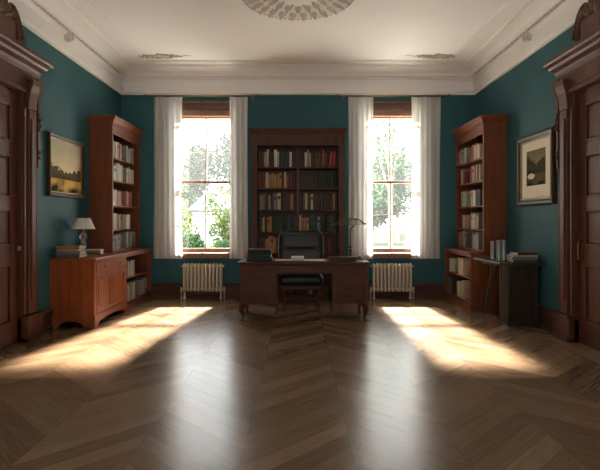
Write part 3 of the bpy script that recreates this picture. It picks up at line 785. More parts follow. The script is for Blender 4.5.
# ------------------------------------------------------------------ cabinet on the left
def cabinet():
    x0, x1, y0, y1, H = -XW + .002, -2.50, 6.14, 7.285, .86
    t = thing('wooden_cabinet', 'warm brown wooden cabinet with bracket feet under the white table lamp', 'cabinet', ((x0 + x1) / 2, (y0 + y1) / 2, 0))
    bm = B()
    box(bm, x0, x1 - .02, y0, y0 + .025, .13, H - .03); box(bm, x0, x1 - .02, y1 - .025, y1, .13, H - .03)
    box(bm, x0, x0 + .02, y0 + .025, y1 - .025, .13, H - .03); box(bm, x0 + .02, x1 - .02, y0 + .025, y1 - .025, .13, .16)
    box(bm, x1 - .02, x1, y0, y0 + .05, .13, H - .03); box(bm, x1 - .02, x1, y1 - .05, y1, .13, H - .03)
    box(bm, x1 - .02, x1, y0 + .05, y1 - .05, H - .055, H - .03); box(bm, x1 - .02, x1, y0 + .05, y1 - .05, .655, .675); box(bm, x1 - .02, x1, y0 + .05, y1 - .05, .13, .165)
    obj('body', bm, 'wood_cab', t, bevel=.003)
    for k in range(3):                                   # frame-and-panel side facing the room
        pass
    bm = B(); box(bm, x0, x1 + .025, y0 - .025, y1, H - .03, H); obj('top', bm, 'wood_cab', t, bevel=.008)
    bm = B(); box(bm, x0, x1 + .012, y0 - .012, y0 + .0, H - .05, H - .03); box(bm, x1, x1 + .012, y0, y1, H - .05, H - .03); obj('top_moulding', bm, 'wood_cab', t, bevel=.004)
    bm = B(); box(bm, x1 - .018, x1 + .004, y0 + .055, y1 - .055, .68, .80); d = obj('drawer', bm, 'wood_cab', t, bevel=.005)
    for yy in (y0 + .30, y1 - .30):
        bm = B(); lathe(bm, [(.006, 0), (.006, .012), (.013, .018), (.012, .027), (.004, .031)], x1 + .004, yy, 12, axis='x', cz=.74); obj('knob', bm, 'brass', d, smooth=True)
    ym = (y0 + y1) / 2
    for a, b, kn in ((y0 + .055, ym - .003, ym - .03), (ym + .003, y1 - .055, ym + .03)):
        bm = B()
        box(bm, x1 - .018, x1 - .008, a, b, .17, .65)
        for (c, dd, e, f) in ((a, b, .17, .23), (a, b, .59, .65), (a, a + .055, .23, .59), (b - .055, b, .23, .59)): box(bm, x1 - .018, x1 + .003, c, dd, e, f)
        box(bm, x1 - .010, x1 - .001, a + .085, b - .085, .26, .56)
        dr = obj('door', bm, 'wood_cab', t, bevel=.004)
        bm = B(); lathe(bm, [(.005, 0), (.005, .012), (.011, .017), (.010, .025), (.003, .028)], x1 + .003, kn, 12, axis='x', cz=.42); obj('knob', bm, 'brass', dr, smooth=True)
    # base with arched aprons and bracket feet
    zt = .15
    def apron(n0, n1, ax, c0, c1):
        L = n1 - n0; pts = [(n0, 0), (n0 + .10, 0), (n0 + .115, .03), (n0 + .15, .065)]
        pts += [(n0 + .15 + (L - .30) * k / 8, .065 + .022 * math.sin(PI * k / 8)) for k in range(1, 8)]
        pts += [(n1 - .15, .065), (n1 - .115, .03), (n1 - .10, 0), (n1, 0), (n1, zt), (n0, zt)]
        bm = B(); prism(bm, pts, c0, c1, ax); return bm
    obj('apron', apron(y0 - .012, y1, 'x', x1 - .018, x1 + .012), 'wood_cab', t, bevel=.003)
    obj('apron', apron(x0, x1 - .018, 'y', y0 - .012, y0 + .02), 'wood_cab', t, bevel=.003)
    bm = B(); box(bm, x0, x0 + .08, y1 - .06, y1 - .02, 0, .13); obj('foot', bm, 'wood_cab', t)
cabinet()

def flat_book(w, d, th, c, loc, rot, label, group, name='book', cover_only=False):
    """book lying flat, spine towards -y (the viewer)"""
    bm = B(); r = th / 2
    arc = [(-d / 2 + .005, th), (-d / 2, th * .8), (-d / 2 - .003, th * .5), (-d / 2, th * .2), (-d / 2 + .005, 0)]
    out = [(d / 2, th), (d / 2, th - .003)] + [(-d / 2 + .009, th - .003), (-d / 2 + .009, .003), (d / 2, .003), (d / 2, 0)] + arc[::-1]
    prism(bm, out, -w / 2, w / 2, 'x')
    o = obj(name, bm, 'bk_' + c if len(c) == 1 else c, local=True); o.location = loc; o.rotation_euler = (0, 0, rot)
    bm = B(); box(bm, -w / 2 + .005, w / 2 - .005, -d / 2 + .009, d / 2 - .005, .003, th - .003)
    obj('pages', bm, 'paper', o, local=True)
    return tag(o, label, 'book', group)
CZ = .861
# books left of the lamp; their page ends face right
z = CZ
for th, c, w, nm in ((.034, 'h', .30, 'grey-brown book at the bottom of the stack left of the white lamp'), (.044, 's', .30, 'thick grey-brown book second from bottom, stack left of the white lamp'),
                     (.026, 'c', .27, 'cream book second from top, stack left of the white lamp'), (.036, 'o', .29, 'orange-tan book on top of the stack left of the white lamp')):
    flat_book(w, .21, th, c, (-2.875, 6.34, z + .0006), random.uniform(-.02, .02), nm, 'books stacked on the cabinet'); z += th + .0008
z = CZ
for th, c, nm in ((.036, 'h', 'grey book under the cream one, right of the white lamp base'), (.030, 'c', 'cream book lying on a grey one, right of the white lamp base')):
    flat_book(.24, .15, th, c, (-2.84, 6.94, z + .0006), .06, nm, 'books stacked on the cabinet'); z += th + .0008
# table lamp
def table_lamp():
    x, y, k_ = -2.875, 6.70, 1.26
    t = thing('table_lamp', 'small table lamp with white cone shade and glass baluster stem on the cabinet', 'lamp', (x, y, CZ))
    def L(bm, prof, seg=24): lathe(bm, [(r_ * (1.15 if r_ > .01 else 1), z_ * k_) for r_, z_ in prof], x, y, seg, cz=CZ)
    bm = B(); L(bm, [(.050, 0), (.050, .012), (.040, .02), (.022, .03)]); obj('base', bm, 'pewter', t, smooth=True)
    bm = B(); L(bm, [(.018, .03), (.030, .045), (.024, .07), (.034, .10), (.026, .14), (.018, .155), (.022, .165), (.038, .185), (.042, .205), (.034, .228), (.018, .242), (.012, .25)])
    obj('glass_stem', bm, 'cut_glass', t, smooth=True)
    bm = B(); L(bm, [(.011, .25), (.013, .26), (.013, .30), (.006, .305), (.006, .375)], 12); obj('socket', bm, 'brass', t, smooth=True)
    bm = B(); seg = 40; rings = []
    for r_, zz in ((.150, .352), (.148, .357), (.088, .492), (.088, .497), (.085, .492), (.144, .357), (.150, .352)):
        rings.append([bm.verts.new((x + r_ * math.cos(2 * PI * k / seg), y + r_ * math.sin(2 * PI * k / seg), CZ + zz)) for k in range(seg)])
    for a, b in zip(rings, rings[1:]):
        for k in range(seg): bm.faces.new((a[k], a[(k + 1) % seg], b[(k + 1) % seg], b[k]))
    for k in range(3):
        a = k * 2 * PI / 3; tube(bm, [(x, y, CZ + .47), (x + .086 * math.cos(a), y + .086 * math.sin(a), CZ + .488)], .002, 5)
    obj('lamp_shade', bm, 'shade', t, smooth=True)
table_lamp()

# ------------------------------------------------------------------ pictures
def picture(s, y0, y1, z0, z1, name, label, fw, mat, canvas, fmat):
    x = s * XW; yc, zc = (y0 + y1) / 2, (z0 + z1) / 2
    t = thing(name, label, 'painting', (x, yc, zc), -s * PI / 2)
    w, h = (y1 - y0) / 2, (z1 - z0) / 2
    bm = B()                                             # mitred moulded frame
    rings = []
    for p, dp in ((0, .002), (0, .035), (fw * .25, .050), (fw * .55, .046), (fw * .8, .030), (fw, .026), (fw, .012)):
        rings.append([bm.verts.new(q) for q in ((-w + p, -dp, -h + p), (w - p, -dp, -h + p), (w - p, -dp, h - p), (-w + p, -dp, h - p))])
    for a, b in zip(rings, rings[1:]):
        for k in range(4): bm.faces.new((a[k], a[(k + 1) % 4], b[(k + 1) % 4], b[k]))
    obj('picture_frame', bm, fmat, t, local=True)
    bm = B()
    for p in (0,):
        i0, j0 = w - fw, h - fw
        for (a, b, c, d) in ((-i0, i0, -j0, -j0 + .012), (-i0, i0, j0 - .012, j0), (-i0, -i0 + .012, -j0 + .012, j0 - .012), (i0 - .012, i0, -j0 + .012, j0 - .012)): box(bm, a, b, -.030, -.014, c, d)
    obj('gilt_slip', bm, 'gilt', t, local=True, bevel=.002)
    if mat:
        mw, mt, mb = mat; a, b = w - fw - .012, h - fw - .012
        bm = B()
        box(bm, -a, a, -.016, -.010, b - mt, b); box(bm, -a, a, -.016, -.010, -b, -b + mb); box(bm, -a, -a + mw, -.016, -.010, -b + mb, b - mt); box(bm, a - mw, a, -.016, -.010, -b + mb, b - mt)
        obj('mat_board', bm, 'mat_board', t, local=True)
        bm = B(); box(bm, -a + mw, a - mw, -.010, -.004, -b + mb, b - mt); obj('canvas', bm, canvas, t, local=True)
    else:
        a, b = w - fw - .008, h - fw - .008
        bm = B(); box(bm, -a, a, -.014, -.004, -b, b); obj('canvas', bm, canvas, t, local=True)
picture(-1, 6.05, 7.05, 1.625, 2.405, 'landscape_painting', 'dark framed painting of a golden landscape under a pale sky, left wall', .055, None, 'canvas_a', 'frame_dark')
picture(1, 5.90, 6.87, 1.52, 2.44, 'matted_picture', 'framed dark olive landscape in a wide cream mat on the right wall', .085, (.13, .11, .16), 'canvas_b', 'frame_dark')

# ------------------------------------------------------------------ table on the right
def side_table():
    t = thing('wall_table', 'black wooden console table with slab support and thin slanted leg, right wall', 'table', (2.80, 6.65, 0))
    z1 = .80
    bm = B(); prism(bm, [(2.50, 6.20), (2.56, 6.14), (XW - .003, 6.14), (XW - .003, 7.19), (2.56, 7.19), (2.50, 7.13)], z1 - .035, z1, 'z'); obj('tabletop', bm, 'wood_black', t, bevel=.006)
    bm = B(); box(bm, 2.62, 3.00, 6.24, 6.50, .0, z1 - .035)
    for k in range(3): box(bm, 2.608, 2.62, 6.255 + k * .085, 6.315 + k * .085, .03, z1 - .04)
    for x in (2.62, 2.96): box(bm, x, x + .035, 6.225, 6.24, .0, z1 - .04)
    box(bm, 2.655, 2.96, 6.228, 6.24, 0.0, .06); box(bm, 2.655, 2.96, 6.228, 6.24, z1 - .11, z1 - .04)
    obj('slab_support', bm, 'wood_black', t, bevel=.004)
    for dx in (0, .035):
        bm = B(); tube(bm, [(2.57 + dx, 6.62, z1 - .034), (2.548 + dx * .4, 6.72, .35), (2.53, 6.78, .0)], [.014, .013, .008], 8); obj('slanted_leg', bm, 'wood_black', t, smooth=True)
    bm = B(); box(bm, 2.58, 3.02, 6.52, 6.55, z1 - .09, z1 - .035); box(bm, 2.60, 2.64, 6.55, 7.10, z1 - .075, z1 - .035); obj('rail', bm, 'wood_black', t, bevel=.003)
side_table()
TZ = .801
for x, y, r, h, lab in ((2.655, 6.82, .030, .245, 'slim pewter cylinder vase, leftmost on the black table'), (2.635, 6.56, .030, .265, 'tall pewter cylinder vase, middle of the three on the black table'), (2.715, 6.60, .040, .270, 'wide pewter cylinder vase, nearest the books on the black table')):
    bm = B(); prof = [(r * .96, 0), (r, .006), (r * .94, .02), (r * .94, h - .03), (r, h - .015), (r, h), (r * .88, h), (r * .86, .012), (.004, .010)]
    lathe(bm, prof, x, y, 28, cz=TZ); o = obj('cylinder_vase', bm, 'pewter', loc=(x, y, TZ), smooth=True); tag(o, lab, 'vase', 'cylinder vases on the black table')
z = TZ
for th, c, w, dx, lab in ((.034, 'h', .30, 0, 'charcoal grey book at the bottom of the stack on the black table'), (.030, 's', .32, -.005, 'large grey book third from top in the black table stack'),
                          (.026, 'w', .31, .0, 'off-white book second from top in the black table stack'), (.032, 'b', .25, .02, 'brown book on top of the stack on the black table')):
    flat_book(w, .22, th, c, (2.845 + dx, 6.36, z + .0006), random.uniform(-.06, .06), lab, 'books stacked on the black table'); z += th + .0008

# ------------------------------------------------------------------ desk
DX = .075
def desk():
    y0, y1 = 6.56, 7.30
    t = thing('writing_desk', 'large dark mahogany pedestal desk with cabriole legs in the room centre', 'desk', (DX, (y0 + y1) / 2, 0))
    hw = .875
    bm = B(); box(bm, DX - hw, DX + hw, y0, y1, .752, .78); obj('desktop', bm, 'wood_desk', t, bevel=.009)
    bm = B(); box(bm, DX - hw + .02, DX + hw - .02, y0 + .02, y1 - .02, .735, .752); obj('top_moulding', bm, 'wood_desk', t, bevel=.006)
    px = [(DX - .845, DX - .345), (DX + .375, DX + .845)]
    for (a, b) in px:
        bm = B(); box(bm, a, b, y0 + .05, y1 - .05, .245, .735); p = obj('pedestal', bm, 'wood_desk', t, bevel=.004)
        # front face framing: drawer outline over a tall panel
        bm = B(); f = y0 + .05
        for (c, d, e, g) in ((a, b, .245, .275), (a, b, .70, .735), (a, a + .04, .275, .70), (b - .04, b, .275, .70), (a + .04, b - .04, .585, .61)): box(bm, c, d, f - .008, f, e, g)
        box(bm, a + .065, b - .065, f - .005, f, .30, .56); box(bm, a + .065, b - .065, f - .005, f, .63, .68)
        obj('front_panel', bm, 'wood_desk', p, bevel=.004)
        bm = B(); lathe(bm, [(.005, 0), (.005, -.010), (.012, -.016), (.011, -.024), (.003, -.027)], (a + b) / 2, f - .005, 12, axis='y', cz=.655); obj('knob', bm, 'wood_desk', p, smooth=True)
        bm = B(); box(bm, a - .012, b + .006, y0 + .036, y1 - .036, .228, .247); obj('base_moulding', bm, 'wood_desk', p, bevel=.006)
        for k in range(3):                               # drawers on the sitter's side
            z = .26 + k * .155
            bm = B(); box(bm, a + .03, b - .03, y1 - .05, y1 - .036, z, z + .145); dr = obj('drawer', bm, 'wood_desk', p, bevel=.004)
    bm = B(); box(bm, px[0][1], px[1][0], y0 + .06, y1 - .06, .625, .735); box(bm, px[0][1], px[1][0], y0 + .05, y0 + .06, .64, .72)
    obj('kneehole_apron', bm, 'wood_desk', t, bevel=.003)
    def cab(x, y, dx, dy):
        bm = B(); pts = []; rad = []
        for k in range(15):
            q = k / 14; z = .232 * (1 - q)
            off = .022 * math.sin(PI * min(1, q * 1.5)) * (1 if q < .67 else 0) - .020 * math.sin(PI * max(0, (q - .5)) * 1.6) * 0
            off += .022 * max(0, q - .75) * 4 * .8
            r_ = .050 - .034 * min(1, q / .8) if q < .86 else .014 + .016 * (q - .86) / .14
            pts.append((x + dx * off, y + dy * off, max(z, .008))); rad.append(r_)
        tube(bm, pts, rad, 12)
        lathe(bm, [(.020, 0), (.030, .006), (.030, .016), (.018, .026)], x + dx * .019, y + dy * .019, 14)
        # ear brackets
        for (ux, uy) in ((-dx, 0), (0, -dy)):
            if ux: prism(bm, [(x, .23), (x + ux * .10, .23), (x + ux * .07, .205), (x + ux * .035, .19), (x + ux * .02, .15), (x, .14)], y - .010, y + .010, 'y')
            else: prism(bm, [(y, .23), (y + uy * .10, .23), (y + uy * .07, .205), (y + uy * .035, .19), (y + uy * .02, .15), (y, .14)], x - .010, x + .010, 'x')
        obj('cabriole_leg', bm, 'wood_desk', t, smooth=True)
    for x, dx in ((DX - .805, -1), (DX + .805, 1)):
        cab(x, y0 + .09, dx, -1); cab(x, y1 - .09, dx, 1)
    for x in (DX - .375, DX + .405):
        bm = B(); pts = [(x - .022, x + .022)]
        vs = box(bm, x - .022, x + .022, 7.06, 7.104, .0, .232)
        for v in vs:
            if v.co.z < .1: v.co.x = x + (v.co.x - x) * .6; v.co.y = 7.082 + (v.co.y - 7.082) * .6
        obj('inner_leg', bm, 'wood_desk', t, bevel=.003)
desk()
DZ = .781
z = DZ
for th, w, c, lab in ((.048, .34, 'k', 'thick black-green book at the bottom of the stack on the desk'), (.040, .31, 'g', 'dark green book second from bottom in the desk stack'),
                      (.038, .32, 'k', 'black-green book second from top in the desk stack'), (.030, .30, 'n', 'dark brown book on top of the stack on the desk')):
    flat_book(w, .23, th, c, (-.515, 6.80, z + .0006), random.uniform(-.05, .05), lab, 'dark books stacked on the desk'); z += th + .0008
bm = B(); rbox(bm, -.085, .085, -.05, .05, 0, .052, .006, 2); o = obj('white_box', bm, 'white_paper', local=True); o.location = (-.005, 6.80, DZ + .003); tag(o, 'small white card box on the papers, middle of the desk', 'box')
bm = B(); box(bm, -.083, .083, -.048, .048, .052, .058); obj('lid', bm, 'white_paper', o, local=True)
for x, y, w, d, r_, lab in ((-.20, 6.92, .24, .20, .05, 'white sheet of paper on the desk left of the white box'), (.18, 6.92, .38, .24, -.03, 'large white sheet of paper on the desk right of the white box')):
    bm = B(); box(bm, -w / 2, w / 2, -d / 2, d / 2, 0, .0015); o = obj('paper_sheet', bm, 'white_paper', local=True); o.location = (x, y, DZ); o.rotation_euler = (0, 0, r_); tag(o, lab, 'paper', 'papers on the desk')
bm = B(); rbox(bm, -.18, .18, -.10, .10, 0, .05, .005, 2); o = obj('document_box', bm, 'wood_mid', local=True); o.location = (.60, 6.78, DZ); tag(o, 'flat dark brown document box at the right of the desk', 'box')
bm = B(); box(bm, -.184, .184, -.104, .104, .034, .056); obj('lid', bm, 'wood_mid', o, local=True, bevel=.003)
bm = B(); rbox(bm, -.05, .05, -.05, .05, 0, .022, .004, 2); lathe(bm, [(.022, .022), (.026, .03), (.024, .04), (.012, .046)], 0, 0, 16); o = obj('inkwell', bm, 'black_iron', local=True, smooth=True); o.location = (.865, 7.02, DZ); tag(o, 'low dark inkwell at the right end of the desk behind the document box', 'inkwell')

def desk_lamp():
    x, y = .745, 7.12
    t = thing('desk_lamp', 'bronze desk lamp with wide sloped shade standing at the right of the desk', 'lamp', (x, y, DZ))
    bm = B(); lathe(bm, [(.065, 0), (.065, .010), (.050, .018), (.020, .024), (.013, .05), (.016, .06), (.014, .10), (.024, .125), (.014, .13), (.010, .14)], x, y, 24, cz=DZ); obj('base', bm, 'bronze', t, smooth=True)
    bm = B(); tube(bm, [(x, y, DZ + .13), (x, y, 1.16), (x + .004, y, 1.20), (x + .03, y, 1.235), (x + .055, y, 1.245), (x + .075, y, 1.26), (x + .078, y, 1.30), (x + .078, y, 1.345)], .008, 10); obj('stem', bm, 'bronze', t, smooth=True)
    bm = B(); lathe(bm, [(.008, -.03), (.012, -.01), (.02, 0), (.012, .01), (.005, .03)], x, y, 10, axis='x', cz=DZ + .17); obj('key_switch', bm, 'bronze', t, smooth=True)
    # hipped shade: top bar, right dark flap, left smoked glass flap
    xa, xb, xc, xd = .475, .655, .855, .960; zt, zb = 1.352, 1.262; ht, hb = .03, .085
    def flap(pts, th, mat, nm):
        bm = B(); v = [bm.verts.new(p) for p in pts]; bm.faces.new(v)
        g = bmesh.ops.extrude_face_region(bm, geom=list(bm.faces)); bmesh.ops.translate(bm, verts=[q for q in g['geom'] if isinstance(q, bmesh.types.BMVert)], vec=(0, 0, -th))
        return obj(nm, bm, mat, t)
    bm = B(); box(bm, xb, xc, y - ht, y + ht, zt - .010, zt + .004)
    obj('top_bar', bm, 'bronze', t, bevel=.004)
    flap([(xc, y - ht, zt + .002), (xd, y - hb, zb + .02), (xd, y + hb, zb + .02), (xc, y + ht, zt + .002)], .012, 'bronze', 'right_shade_flap')
    flap([(xb, y - ht, zt), (xc, y - ht, zt), (xd, y - hb, zb + .01), (xa, y - hb, zb)], .003, 'shade_glass', 'front_shade_glass')
    flap([(xb, y + ht, zt), (xc, y + ht, zt), (xd, y + hb, zb + .01), (xa, y + hb, zb)], .003, 'shade_glass', 'back_shade_glass')
    flap([(xb, y - ht, zt), (xa, y - hb, zb), (xa, y + hb, zb), (xb, y + ht, zt)], .003, 'shade_glass', 'left_shade_glass')
    bm = B(); tube(bm, [(xb, y - ht, zt), (xa, y - hb, zb), (xa, y + hb, zb), (xb, y + ht, zt)], .004, 6); tube(bm, [(xa, y - hb, zb), (xd, y - hb, zb + .012)], .003, 6); tube(bm, [(xa, y + hb, zb), (xd, y + hb, zb + .012)], .003, 6)
    obj('shade_rim', bm, 'brass', t, smooth=True)
desk_lamp()

# ------------------------------------------------------------------ chair behind the desk
def chair():
    cx = .045
    t = thing('desk_chair', 'black leather upholstered chair with wooden legs behind the desk', 'chair', (cx, 7.5, 0))
    bm = B(); rbox(bm, cx - .315, cx + .315, 7.15, 7.76, .385, .555, .065, 5); obj('seat', bm, 'leather', t, smooth=True)
    bm = B(); box(bm, cx - .27, cx + .27, 7.20, 7.73, .33, .39); obj('seat_rail', bm, 'wood_desk', t, bevel=.004)
    # back: reclined shield with rolled top, tuft crease below the middle
    bm = B(); nx, nz = 22, 22; fr, bk = [], []
    for j in range(nz + 1):
        q = j / nz; z = .50 + .665 * q; rowf, rowb = [], []
        hw = .345 * (1 - .04 * (1 - q))
        cr = max(0, (q - .86) / .14); hwj = hw - .06 * (1 - math.sqrt(max(0, 1 - cr * cr)))
        for i in range(nx + 1):
            u = -1 + 2 * i / nx; x = cx + hwj * u
            y = 7.71 + .13 * q
            edge = (1 - abs(u) ** 6) * (1 - (2 * q - 1) ** 8)
            puff = .052 * max(0, edge) ** .5
            crease = .030 * math.exp(-((q - .60 + .03 * math.cos(u * 2.4)) / .030) ** 2) * max(0, 1 - abs(u) ** 3)
            side = .018 * math.exp(-((abs(u) - .86) / .03) ** 2)
            rowf.append(bm.verts.new((x, y - puff + crease + side * .5, z))); rowb.append(bm.verts.new((x, y + .05 + puff * .3, z)))
        fr.append(rowf); bk.append(rowb)
    for j in range(nz):
        for i in range(nx):
            bm.faces.new((fr[j][i], fr[j][i + 1], fr[j + 1][i + 1], fr[j + 1][i])); bm.faces.new((bk[j][i + 1], bk[j][i], bk[j + 1][i], bk[j + 1][i + 1]))
        bm.faces.new((fr[j][0], fr[j + 1][0], bk[j + 1][0], bk[j][0])); bm.faces.new((fr[j][nx], bk[j][nx], bk[j + 1][nx], fr[j + 1][nx]))
    for i in range(nx):
        bm.faces.new((fr[0][i + 1], fr[0][i], bk[0][i], bk[0][i + 1])); bm.faces.new((fr[nz][i], fr[nz][i + 1], bk[nz][i + 1], bk[nz][i]))
    br = obj('backrest', bm, 'leather', t, smooth=True)
    for s in (-1, 1):
        bm = B(); tube(bm, [(cx + s * .337, 7.735, .56), (cx + s * .345, 7.775, .85), (cx + s * .346, 7.81, 1.06), (cx + s * .325, 7.825, 1.125), (cx + s * .285, 7.835, 1.16)], .007, 8)
        obj('piping', bm, 'pewter', br, smooth=True)
    for s in (-1, 1):
        bm = B(); tube(bm, [(cx + s * .245, 7.24, .34), (cx + s * .245, 7.235, .18), (cx + s * .25, 7.23, .0)], [.024, .020, .013], 10); obj('leg', bm, 'wood_desk', t, smooth=True)
        bm = B(); tube(bm, [(cx + s * .235, 7.72, .52), (cx + s * .235, 7.70, .30), (cx + s * .235, 7.76, .0)], [.022, .022, .014], 10); obj('leg', bm, 'wood_desk', t, smooth=True)
        bm = B(); tube(bm, [(cx + s * .247, 7.235, .15), (cx + s * .235, 7.73, .15)], .010, 8); obj('stretcher', bm, 'wood_desk', t, smooth=True)
    for yy, zz in ((7.235, .20), (7.48, .15)):
        bm = B(); tube(bm, [(cx - .24, yy, zz), (cx + .24, yy, zz)], .011, 8); obj('stretcher', bm, 'wood_desk', t, smooth=True)
chair()

# ------------------------------------------------------------------ garden
GZ = -.6
bm = B(); box(bm, -80, 80, YB + .5, 140, GZ - .2, GZ); g = struct('ground', bm, 'lawn')
bm = B(); box(bm, -14, 14, YB + .5, 24, GZ, GZ + .03); struct('bounce_terrace', bm, 'bounce_gravel')  # terrace hidden below the sills, added to bounce light up to the ceiling
def leaves(blobs, n, size, seed, flat=.6):
    rnd = random.Random(seed); bm = B(); tw = sum(b[3] ** 2 for b in blobs)
    for (bx_, by_, bz_, br_, sz) in blobs:
        for k in range(int(n * br_ ** 2 / tw)):
            while True:
                v = Vector((rnd.uniform(-1, 1), rnd.uniform(-1, 1), rnd.uniform(-1, 1)))
                if .25 < v.length < 1: break
            v = v * (v.length ** -.35)
            p = Vector((bx_ + v.x * br_, by_ + v.y * br_, bz_ + v.z * br_ * sz))
            s = size * rnd.uniform(.6, 1.4)
            e = Euler((rnd.uniform(-1.2, 1.2), rnd.uniform(-1.2, 1.2), rnd.uniform(0, 6.28))).to_matrix()
            pts = [e @ Vector(q) * s + p for q in ((-.5, 0, 0), (0, -.3, .05), (.55, 0, 0), (0, .3, .05))]
            bm.faces.new([bm.verts.new(q) for q in pts])
    return bm
def tree(x, y, h, r, mat, label, seed, n=4200, cat='tree', group='trees beyond the windows', trunk=.35, size=None):
    rnd = random.Random(seed)
    t = thing('garden_tree' if cat == 'tree' else 'garden_shrub', label, cat, (x, y, GZ), 0, group)
    blobs = []
    zc0 = h * (trunk + (1 - trunk) * .5)
    for k in range(9):
        a = rnd.uniform(0, 6.28); q = rnd.uniform(0, .6) * r
        zz = h * trunk + (h * (1 - trunk)) * rnd.uniform(.15, .85)
        blobs.append((q * math.cos(a), q * math.sin(a), zz, r * rnd.uniform(.4, .62), rnd.uniform(.7, 1.0)))
    bm = leaves(blobs, n, size or r * .11, seed); obj('foliage', bm, mat, t, local=True)
    bm = B(); th = h * .75
    tube(bm, [(0, 0, 0), (.02 * h * rnd.uniform(-1, 1), 0, th * .5), (0, 0, th)], [r * .07, r * .05, r * .02], 8)
    for b in blobs[:6]:
        tube(bm, [(0, 0, h * trunk * rnd.uniform(.7, 1.1)), (b[0] * .6, b[1] * .6, b[2] * .85), (b[0], b[1], b[2])], [r * .035, r * .02, r * .008], 6)
    obj('trunk' if cat == 'tree' else 'stem', bm, 'bark', t, local=True)
    return t
# beyond the left window the view spreads over x = -Y*0.23 .. -Y*0.13
tree(-5.6, 52, 11.0, 3.8, 'leaf_dark', 'dark green tree at the right of the left window view', 11)
tree(-11.2, 47, 7.2, 2.6, 'leaf_mid', 'hazy green tree at the left of the left window view', 12)
tree(-14.5, 70, 12.5, 4.2, 'leaf_mid', 'distant tall tree in the middle of the left window view', 13)
tree(-2.2, 14.9, 2.9, 1.05, 'leaf_pale', 'pale flowering shrub in the middle of the left window view', 21, 5200, 'shrub', 'shrubs outside the left window', .1, .10)
tree(-3.3, 13.6, 2.6, .85, 'leaf_pale', 'pale shrub at the left edge of the left window view', 22, 4000, 'shrub', 'shrubs outside the left window', .1, .10)
tree(-1.62, 12.5, 1.75, .66, 'leaf_mid', 'low green shrub at the bottom right of the left window view', 23, 3600, 'shrub', 'shrubs outside the left window', .08, .08)
tree(-2.75, 12.0, 1.6, .62, 'leaf_mid', 'low green shrub at the bottom left of the left window view', 24, 3600, 'shrub', 'shrubs outside the left window', .08, .08)
# beyond the right window
tree(9.2, 46, 8.6, 3.1, 'leaf_dark', 'dark green tree at the right of the right window view', 31)
tree(5.6, 38, 5.0, 2.6, 'leaf_mid', 'rounded green tree in the middle of the right window view', 32)
tree(10.5, 72, 16, 5.0, 'leaf_pale', 'distant tall pale tree filling the right window sky', 33, 1500)
tree(5.6, 30, 9.5, 2.6, 'leaf_mid', 'thin airy tree at the left of the right window view', 34, 700, trunk=.45)
# hedge of farther trees
for k, x in enumerate((-24, -20.5, -1.0, 2.4, 14.5, 17.5, 20.5)):
    tree(x, 60 + (k % 2) * 7, 6.2 + (k * 37 % 5) * .5, 2.6, 'leaf_mid', 'far green tree in the row along the garden edge', 50 + k, 900)
hz = B(); box(hz, -40, 40, YB + 6, 100, GZ, 22)
def hazemat():
    m, nt, b = newmat('garden_haze'); nt.nodes.remove(b)
    v = nt.nodes.new('ShaderNodeVolumeScatter'); v.inputs['Density'].default_value = .0014; v.inputs['Anisotropy'].default_value = .2
    nt.links.new(v.outputs[0], nt.nodes['Material Output'].inputs['Volume']); return m
M['haze'] = hazemat()
hz = obj('morning_haze', hz, 'haze'); hz['kind'] = 'stuff'; tag(hz, 'pale morning haze hanging over the garden beyond the windows', 'haze')
# house between the trees, seen in the left window
h = thing('garden_house', 'small grey house with slate roof seen through the left window', 'house', (-7.3, 42, GZ))
bm = B(); box(bm, -8.8, -6.2, 41, 44, GZ, 2.2); obj('house_walls', bm, 'stone', h)
bm = B(); prism(bm, [(-9.1, 2.2), (-5.9, 2.2), (-7.5, 3.6)], 40.8, 44.2, 'y'); obj('roof', bm, 'slate', h)
bm = B(); box(bm, -7.4, -6.8, 40.95, 41.0, .8, 1.8); obj('house_window', bm, 'bar_white', h)

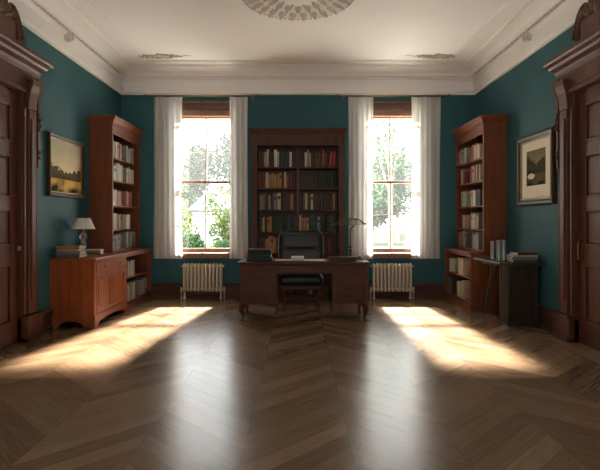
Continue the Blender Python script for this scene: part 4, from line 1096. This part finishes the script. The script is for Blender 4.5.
# ------------------------------------------------------------------ light
W = bpy.data.worlds.new('sky'); S.world = W; W.use_nodes = True
nt = W.node_tree; bg = nt.nodes['Background']
tc = nt.nodes.new('ShaderNodeTexCoord'); sp = nt.nodes.new('ShaderNodeSeparateXYZ'); nt.links.new(tc.outputs['Generated'], sp.inputs[0])
cr = nt.nodes.new('ShaderNodeValToRGB'); cr.color_ramp.elements[0].color = (1, .98, .94, 1); cr.color_ramp.elements[0].position = .0
cr.color_ramp.elements[1].color = (.80, .89, 1, 1); cr.color_ramp.elements[1].position = .8
nt.links.new(sp.outputs[2], cr.inputs[0]); nt.links.new(cr.outputs[0], bg.inputs[0]); bg.inputs[1].default_value = 4.2

def light(name, typ, loc, **kw):
    l = bpy.data.lights.new(name, typ); o = bpy.data.objects.new(name, l); COL.objects.link(o); o.location = loc
    for k, v in kw.items(): setattr(l, k, v)
    return o
sun = light('low_sun', 'POINT', (.95, YB + 17, 15.6), energy=420000, shadow_soft_size=.65, color=(1, .93, .84))
for i, (x0, x1) in enumerate(WINX):                      # sampling portals in the window openings
    p = light('window_portal', 'AREA', ((x0 + x1) / 2, YB + .30, (WZ0 + WZ1) / 2), shape='RECTANGLE', size=x1 - x0, size_y=WZ1 - WZ0)
    p.data.cycles.is_portal = True; p.rotation_euler = (-PI / 2, 0, 0)
for x in (0,):                               # added fill lamp outside the opening behind the camera, tilted up
    a = light('rear_fill', 'AREA', (x, YR - .25, 2.0), shape='RECTANGLE', size=1.1, size_y=3.0, energy=45, color=(1, .97, .94), spread=math.radians(120))
    a.rotation_euler = (math.radians(90 + 48), 0, 0)

# ------------------------------------------------------------------ camera
c = bpy.data.cameras.new('camera'); co = bpy.data.objects.new('camera', c); COL.objects.link(co)
co.location = (0, 0, EYE); co.rotation_euler = (PI / 2, 0, 0)
c.sensor_fit = 'HORIZONTAL'; c.sensor_width = 36; c.lens = 500 / 600 * 36; c.shift_x = 2 / 600; c.shift_y = -14 / 600; c.clip_end = 300; c.clip_start = .05
S.camera = co
S.view_settings.view_transform = 'Standard'; S.view_settings.look = 'None'; S.view_settings.gamma = 1; S.view_settings.exposure = .40
print('books', NB)
